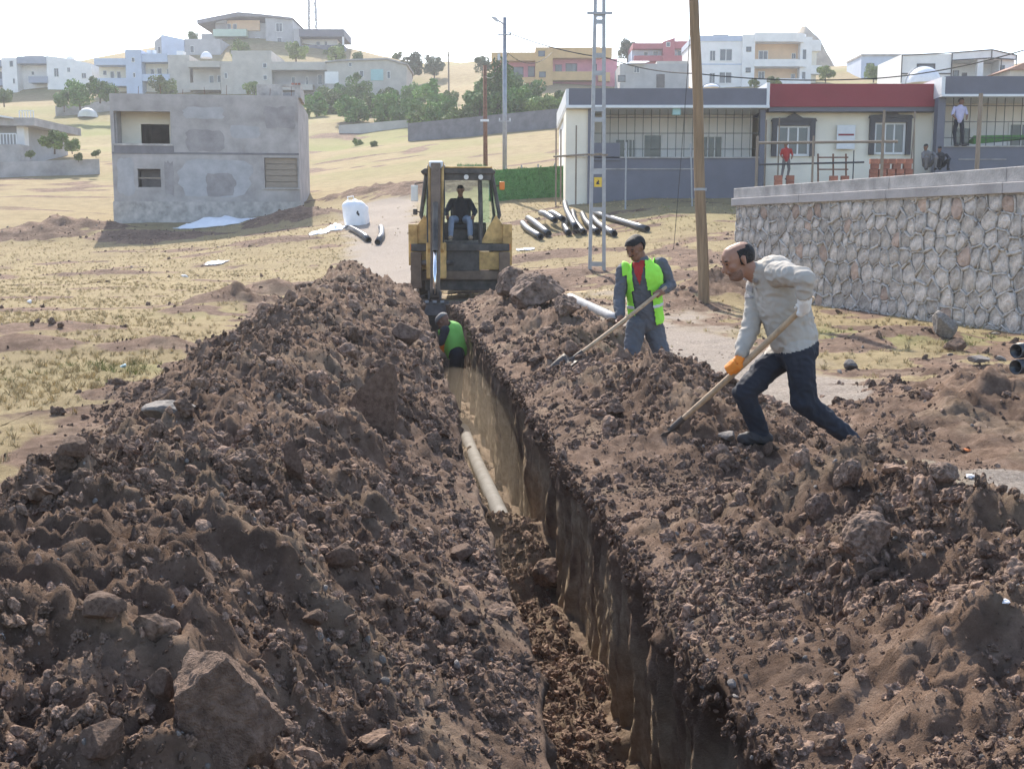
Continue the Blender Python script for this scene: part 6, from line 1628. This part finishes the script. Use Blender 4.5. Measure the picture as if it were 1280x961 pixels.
# --- man in the grey sweater
def man_grey():
    Y = 7.3; A = lambda px, py, dy=0.: at(px, py, Y + dy)
    foot = A(1000, 556); t = thing('person', 'balding man in grey sweater and dark jeans bending over a shovel', 'person', (foot.x, Y, gz(foot.x, Y)))
    f = Fig(t.location)
    hipc, chest = A(992, 424, .02), A(968, 345, .02); ne = A(942, 343, 0)
    side = Vector((.10, -1, .05))
    f.limb(hipc, A(980, 385, .02), .165, .172, 'sweater', side, .150, .160, 18); f.limb(A(980, 385, .02), chest, .175, .185, 'sweater', side, .162, .135, 18); f.limb(chest, A(950, 342, .0), .165, .085, 'sweater', side, .115, .08, 18)
    f.limb(A(996, 434, .02), A(994, 440, .02), .160, .155, 'jeans', side, .138, .13, 18)
    f.head(A(922, 326, -.02), (-.93, -.20, -.36), (-.33, -.05, .92), 'skin'); f.neck(A(946, 344, 0), 'skin', .062)
    # far (right) arm reaches down the handle, near (left) arm is drawn back and up
    hs = A(917, 459, -.05); hw = A(1002, 385, -.30); sh = (hs - hw).normalized()
    shR, elR, wrR = A(950, 352, .17), A(938, 410, .06), A(927, 442, -.03)
    f.limb(shR, elR, .074, .058, 'sweater'); f.limb(elR, wrR, .058, .044, 'sweater'); f.limb(wrR, hs + Vector((.03, .0, .04)), .036, .032, 'glove_orange'); f.hand(hs, -sh, Vector((.55, .25, .75)), 'glove_orange', 1.25)
    shL, elL, wrL = A(972, 342, -.17), A(1007, 348, -.40), A(1006, 378, -.36)
    f.limb(shL, elL, .080, .062, 'sweater'); f.limb(elL, A(1006, 368, -.37), .060, .048, 'sweater'); f.limb(A(1006, 374, -.36), hw + Vector((.01, -.02, .0)), .046, .042, 'glove_white'); f.hand(hw, -sh, Vector((.55, -.6, .4)), 'glove_white', 1.15)
    # legs
    f.limb(A(983, 438, .10), A(930, 490, .06), .098, .075, 'jeans'); f.limb(A(930, 490, .06), A(951, 543, .10), .072, .050, 'jeans'); 
    f.limb(A(998, 438, -.08), A(1006, 503, -.12), .100, .076, 'jeans'); f.limb(A(1006, 503, -.12), A(1064, 548, -.05), .073, .050, 'jeans')
    f.limb(A(956, 547, .10), A(929, 549, .05), .044, .040, 'shoe', (0, 0, 1), .046, .042); f.limb(A(1062, 553, -.05), A(1074, 558, -.17), .044, .040, 'shoe', (0, 0, 1), .046, .044)
    f.finish(t, vox=.0075, fold=.013, hem=(A(992, 434, 0), (A(968, 345, 0) - A(992, 434, 0)), 'sweater', 'jeans', [0, 1, 2]))
    F_, R_, U_ = f.hloc(); hd = np.abs(R_) < .11
    sk = np.array([f.names[i] == 'skin' for i in f.tagv])
    pick = sk & (U_ > -.05) & (F_ < .02) & (U_ < .088 + .0 * F_) & (U_ > -.03 + .25 * np.maximum(F_, -.03)) & ~((np.abs(R_) > .083) & (U_ < .03)) & ~((U_ > .075) & (F_ > -.05))
    f.shell('hair', pick, 'hair', .003, .004, .002)
    f.shell('stubble', sk & (U_ < -.045) & (F_ > .01) & (U_ > -.14) & ~((np.abs(R_) < .022) & (U_ > -.062)), mat('stubble', (.215, .125, .09), .8, .25, 90), .0012, .001)
    f.eyes()
    wr = np.array([f.names[i] == 'sweater' for i in f.tagv]); hz = np.array(A(960, 372, 0) - f.o)
    d = f.V - np.array(A(941, 362, -.13) - f.o)
    f.shell('chest_print', wr & (np.abs(d[:, 0]) < .05) & (np.abs(d[:, 2]) < .075) & (f.N[:, 1] < .2) & (f.N[:, 0] < -.25) & (np.sin(d[:, 2] * 90 + d[:, 0] * 60) > -.8), mat('print_grey', (.30, .285, .28), .9, .2, 30), .0025, .001)
    shovel('long wooden shovel held by the man in the grey sweater', hw - sh * .10 + Vector((0, 0, 0)), A(843, 533, .28), (0, -.3, 1))
man_grey()

# --- worker in the open green vest
def vest_worker():
    Y = 11.6; A = lambda px, py, dy=0.: at(px, py, Y + dy)
    foot = A(806, 485); t = thing('person', 'moustached worker in open green vest over grey coverall shovelling behind the heap', 'person', (foot.x, Y, gz(foot.x, Y)))
    f = Fig(t.location); side = Vector((.95, -.30, .12))
    hip, chest, nb = A(808, 402, .04), A(803, 345, -.04), A(802, 327, -.06)
    f.limb(hip, A(806, 372, 0), .165, .160, 'coverall', side, .12, .12, 18); f.limb(A(806, 372, 0), chest, .165, .195, 'coverall', side, .125, .13, 18); f.limb(chest, nb, .175, .075, 'coverall', side, .115, .075, 18)
    f.limb(A(801, 340, -.12), A(803, 331, -.11), .05, .05, 'red_shirt', side, .06, .05)
    f.head(A(794, 310, -.12), (-.62, -.62, -.48), (-.30, -.28, .9), 'skin_dark'); f.neck(A(803, 327, -.05), 'skin_dark', .058)
    hR, hL = A(776, 402, -.30), A(823, 366, -.22); sh = (hR - hL).normalized()
    f.limb(A(779, 338, -.02), A(774, 375, -.06), .070, .058, 'coverall'); f.limb(A(774, 375, -.06), A(775, 394, -.22), .056, .044, 'coverall'); f.limb(A(775, 395, -.23), hR + Vector((0, .03, .02)), .034, .032, 'skin_dark'); f.hand(hR, sh, (0, .6, .6), 'skin_dark', 1.1)
    f.limb(A(826, 330, .02), A(838, 356, .02), .072, .058, 'coverall'); f.limb(A(838, 356, .02), A(829, 363, -.16), .056, .044, 'coverall'); f.limb(A(829, 364, -.17), hL + Vector((.02, .03, 0)), .034, .032, 'skin_dark'); f.hand(hL, sh, (.6, .5, .3), 'skin_dark', 1.1)
    f.limb(A(796, 406, .0), A(788, 447, -.10), .102, .080, 'coverall'); f.limb(A(788, 447, -.10), A(790, 482, .02), .078, .062, 'coverall')
    f.limb(A(815, 406, .06), A(827, 442, .02), .104, .084, 'coverall'); f.limb(A(827, 442, .02), A(834, 480, .10), .080, .064, 'coverall')
    f.limb(A(790, 486, .02), A(784, 489, -.14), .048, .042, 'shoe', (0, 0, 1)); f.limb(A(834, 484, .10), A(832, 488, -.06), .048, .042, 'shoe', (0, 0, 1))
    f.finish(t, vox=.009, fold=.012)
    F_, R_, U_ = f.hloc(); sk = np.array([f.names[i] == 'skin_dark' for i in f.tagv]); near = (F_ ** 2 + R_ ** 2 + U_ ** 2) < .16 ** 2
    f.shell('hair', sk & near & (U_ > .045 - .9 * np.minimum(F_ * 0 + .0, 0)) & ((F_ < .085) | (U_ > .06)) | (sk & near & (F_ < -.02) & (U_ > -.05) & (np.abs(R_) < .12)), 'hair', .012, .008, .004)
    f.shell('moustache', sk & near & (F_ > .07) & (U_ < -.032) & (U_ > -.055) & (np.abs(R_) < .035), 'hair', .005, .004)
    f.eyes()
    cv = np.array([f.names[i] in ('coverall', 'red_shirt') for i in f.tagv]); sd = np.array(side.normalized()); up = np.array((A(802, 330, -.05) - hip).normalized()); fr = np.cross(up, sd); fr = fr if fr[1] < 0 else -fr
    d = f.V - np.array(hip - f.o); u = d @ sd; h = d @ up; L = (A(802, 330, -.05) - hip).length; w = d @ fr
    body = cv & (h > -.02) & (h < L + .05) & (np.abs(u) < .235) & ((f.limb_of < 4) | ((h > L - .10) & (np.abs(u) < .165)))
    # keep the sleeves out: distance to the torso axis
    gap = np.where(h > .35, .060 - .02 * (h - .35), .085)
    f.shell('vest', body & ((w < 0) | (np.abs(u - .015) > gap)), 'vest_green', .017, .006)
    stripe = body & ((w < 0) | (np.abs(u - .015) > gap)) & (np.abs(h - .18) < .022)
    f.shell('reflective_band', stripe, mat('reflective', (.62, .64, .64), .4, .05, 5), .022, .002)
    f.shell('shirt', cv & (np.abs(u - .015) < .075) & (w > 0) & (h > L - .19) & (h < L + .04) & (np.abs(u - .015) < .01 + .30 * (h - (L - .19))), 'red_shirt', .006, .003)
    shovel('wooden shovel held by the worker in the green vest', hL - sh * .10, A(718, 447, -.66), (0, -.3, 1))
vest_worker()

# --- worker down in the trench
def trench_worker():
    Y = 16.6; X = .86 - SL * Y; k = 1400 / Y; A = lambda px, py, dy=0.: at(px + (X / Y * 1400 + 640 - 562), py, Y + dy)
    zf_ = float(floor_z(np.array([.85]), np.array([Y]))[0]); t = thing('person', 'worker in green vest stooping down inside the trench', 'person', (X, Y, zf_))
    f = Fig(t.location); side = Vector((.8, .6, 0)); hip, ch = A(567, 440, .0), A(559, 413, .05)
    f.limb(hip, ch, .155, .180, 'dark_shirt', side, .12, .12, 18); f.limb(ch, A(554, 406, .02), .15, .07, 'dark_shirt', side, .1, .07)
    f.head(A(550, 402, -.02), (-.6, .45, -.66), (-.45, .2, .85), 'skin_dark'); f.neck(A(555, 407, .02), 'skin_dark')
    for (s0, e, h) in ((A(553, 412, -.15), A(548, 428, -.22), A(548, 440, -.10)), (A(560, 410, .2), A(549, 425, .25), A(545, 438, .2))):
        f.limb(s0, e, .066, .055, 'dark_shirt'); f.limb(e, h, .052, .042, 'glove_orange'); f.hand(h, (.3, .8, .2), (.2, .2, 1), 'skin_dark', 1.1)
    for s in (-1, 1):
        kn = Vector((X + .02 + .04 * s, Y + .10 * s, zf_ + .50)); f.limb(hip + Vector((.02, .09 * s, -.02)), kn, .10, .078, 'jeans'); f.limb(kn, Vector((X + .05, Y + .13 * s, zf_ + .08)), .075, .052, 'jeans'); f.limb(Vector((X + .05, Y + .13 * s, zf_ + .05)), Vector((X - .12, Y + .13 * s, zf_ + .04)), .045, .04, 'shoe')
    f.finish(t, vox=.011, fold=.006)
    F_, R_, U_ = f.hloc(); sk = np.array([f.names[i] == 'skin_dark' for i in f.tagv]); near = (F_ ** 2 + R_ ** 2 + U_ ** 2) < .15 ** 2
    f.shell('cap', sk & near & (U_ > .02), 'hair_grey', .012, .006)
    cv = np.array([f.names[i] == 'dark_shirt' for i in f.tagv]); up = (ch - hip).normalized(); d = f.V - np.array(hip - f.o); h = d @ np.array(up); rad = np.linalg.norm(d - h[:, None] * np.array(up), axis=1)
    f.shell('vest', cv & (f.limb_of < 2) & (h > -.08), 'vest_dull', .018, .006)
trench_worker()

# --- operator in the cab
def operator():
    o = BH.location; c, s_ = math.cos(math.radians(2)), math.sin(math.radians(2)); B = lambda x, y, z: Vector((o.x + c * x - s_ * y, o.y + s_ * x + c * y, o.z + z))
    t = thing('person', 'backhoe operator in dark shirt and pale jeans seated in the cab', 'person', B(0, .7, 1.72)); f = Fig(t.location); x0 = 0.
    f.limb(B(x0, .76, 1.83), B(x0, .70, 2.15), .17, .20, 'dark_shirt', (1, 0, 0), .13, .125, 18); f.limb(B(x0, .70, 2.15), B(x0, .68, 2.30), .18, .07, 'dark_shirt', (1, 0, 0), .11, .07, 18)
    f.head(B(x0, .60, 2.46), (0, -.93, -.3), (0, -.2, 1), 'skin_dark'); f.neck(B(x0, .67, 2.30), 'skin_dark')
    for s in (-1, 1):
        f.limb(B(s * .20, .70, 2.22), B(s * .33, .55, 1.98), .07, .058, 'dark_shirt'); f.limb(B(s * .33, .55, 1.98), B(s * .30, .29, 1.90), .056, .042, 'dark_shirt'); f.hand(B(s * .285, .21, 1.85), (0, 0, 1), (0, 1, .2), 'skin_dark', 1.1)
        f.limb(B(s * .11, .70, 1.80), B(s * .21, .28, 1.80), .095, .08, 'light_jeans'); f.limb(B(s * .21, .28, 1.80), B(s * .22, .22, 1.46), .075, .056, 'light_jeans'); f.limb(B(s * .22, .24, 1.40), B(s * .24, .06, 1.39), .05, .045, 'boot_tan', (0, 0, 1))
    f.finish(t, vox=.011, fold=.006)
    F_, R_, U_ = f.hloc(); sk = np.array([f.names[i] == 'skin_dark' for i in f.tagv]); near = (F_ ** 2 + R_ ** 2 + U_ ** 2) < .16 ** 2
    f.shell('hair', sk & near & ((U_ > .055) | ((F_ < -.02) & (U_ > -.04))), 'hair', .010, .006); f.eyes()
operator()

# --- people at the building site by the row houses
def small_person(label, px, pyf, Y, top, mtop, mleg, pose='stand', face=-1, mhair='hair'):
    p = at(px, pyf, Y); k = (at(px, top, Y).z - p.z) / (1.72 if pose == 'stand' else 1.0); t = thing('person', label, 'person', p); f = Fig(p); Q = lambda x, y, z: p + Vector((x, y, z)) * k
    if pose == 'stand':
        f.limb(Q(0, 0, .95), Q(.02 * face, 0, 1.35), .15 * k, .18 * k, mtop, (1, 0, 0), .11 * k, .12 * k); f.limb(Q(.02 * face, 0, 1.35), Q(.03 * face, 0, 1.47), .16 * k, .06 * k, mtop, (1, 0, 0), .1 * k, .06 * k)
        f.head(Q(.05 * face, -.02, 1.60), (.6 * face, -.7, -.2), (0, 0, 1), 'skin_dark', k); f.neck(Q(.03 * face, 0, 1.46), 'skin_dark', .055 * k)
        for s in (-1, 1):
            f.limb(Q(s * .19, 0, 1.38), Q(s * .27, -.05, 1.13), .06 * k, .05 * k, mtop); f.limb(Q(s * .27, -.05, 1.13), Q(s * .20, -.2, .98), .045 * k, .035 * k, 'skin_dark'); f.limb(Q(s * .20, -.2, .98), Q(s * .17, -.25, .93), .035 * k, .025 * k, 'skin_dark')
            f.limb(Q(s * .09, 0, .92), Q(s * .13, -.04 * s, .50), .09 * k, .068 * k, mleg); f.limb(Q(s * .13, -.04 * s, .50), Q(s * .14 + .05 * face, .02, .09), .065 * k, .048 * k, mleg); f.limb(Q(s * .14 + .04 * face, .02, .045), Q(s * .14 + .16 * face, -.06, .04), .045 * k, .04 * k, 'shoe')
    else:
        f.limb(Q(0, .1, .22), Q(.06 * face, .0, .62), .17 * k, .20 * k, mtop, (1, 0, 0), .14 * k, .14 * k); f.limb(Q(.06 * face, 0, .62), Q(.1 * face, -.04, .74), .16 * k, .06 * k, mtop, (1, 0, 0), .1 * k, .06 * k)
        f.head(Q(.13 * face, -.08, .87), (.5 * face, -.7, -.4), (0, -.2, 1), 'skin_dark', k); f.neck(Q(.1 * face, -.03, .73), 'skin_dark', .055 * k)
        for s in (-1, 1):
            f.limb(Q(s * .2, 0, .64), Q(s * .28, -.22, .45), .06 * k, .05 * k, mtop); f.limb(Q(s * .28, -.22, .45), Q(s * .12, -.42, .44), .045 * k, .035 * k, mtop)
            f.limb(Q(s * .1, .05, .2), Q(s * .18, -.36, .45), .09 * k, .07 * k, mleg); f.limb(Q(s * .18, -.36, .45), Q(s * .18, -.30, .06), .065 * k, .05 * k, mleg); f.limb(Q(s * .18, -.3, .03), Q(s * .18, -.46, .03), .045 * k, .04 * k, 'shoe')
    f.finish(t, vox=.018, fold=.006, smooth=2)
    F_, R_, U_ = f.hloc(); sk = np.array([f.names[i] == 'skin_dark' for i in f.tagv]); near = (F_ ** 2 + R_ ** 2 + U_ ** 2) < .17 ** 2
    f.shell('hair', sk & near & ((U_ > .05) | ((F_ < -.02) & (U_ > -.04))), mhair, .012, .006)
small_person('person in red shirt and grey trousers standing before the cream house', 982, 225, 44.2, 178, 'red_shirt', 'grey_cloth')
small_person('person in lilac shirt standing on the veranda wall at right', 1197, 183, 46.55, 123, 'lilac_shirt', 'jeans', face=1)
small_person('dark clothed worker crouching at the right house corner', 1159, 213, 44.6, 180, 'grey_cloth', 'grey_cloth', 'sit')
small_person('second dark clothed worker crouching further from the corner', 1176, 213, 44.8, 183, 'dark_shirt', 'jeans', 'sit')
# ================================================================== AIR
m_, nt_, b_ = _nt('haze_air'); nt_.nodes.remove(b_)
pv = nt_.nodes.new('ShaderNodeVolumePrincipled'); pv.inputs['Color'].default_value = (.93, .95, 1, 1); pv.inputs['Density'].default_value = .0007; pv.inputs['Density Attribute'].default_value = ''
pv.inputs['Anisotropy'].default_value = .3
nt_.links.new(pv.outputs[0], nt_.nodes['Material Output'].inputs['Volume'])
o = MB().box(-950, 950, -70, 1050, -12, 95).build('haze', m_); tag(o, 'thin bright summer haze over the hillside', kind='stuff')

# dust hanging in the trench
m_, nt_, b_ = _nt('trench_dust'); nt_.nodes.remove(b_)
pv = nt_.nodes.new('ShaderNodeVolumePrincipled'); pv.inputs['Color'].default_value = (.95, .80, .62, 1); pv.inputs['Density'].default_value = .032; pv.inputs['Density Attribute'].default_value = ''; pv.inputs['Anisotropy'].default_value = .45
nt_.links.new(pv.outputs[0], nt_.nodes['Material Output'].inputs['Volume'])
vs, fs = [], []; n_, r_ = 24, 12
for j in range(r_ + 1):
    for i in range(n_):
        a, b = 2 * math.pi * i / n_, math.pi * j / r_ - math.pi / 2
        k = 1 + .15 * mnoise.noise((math.cos(a) * 1.5, math.sin(a) * 1.5, b * 1.2))
        d = 11.6 + 4.2 * k * math.sin(a) * math.cos(b); vs.append((.82 + .42 * k * math.cos(a) * math.cos(b) - SL * d, d, -.72 + .78 * k * math.sin(b)))
for j in range(r_):
    for i in range(n_): fs.append((j * n_ + i, j * n_ + (i + 1) % n_, (j + 1) * n_ + (i + 1) % n_, (j + 1) * n_ + i))
tag(MB().add(vs, fs).build('dust', m_), 'pale dust hanging in the middle of the trench', kind='stuff')
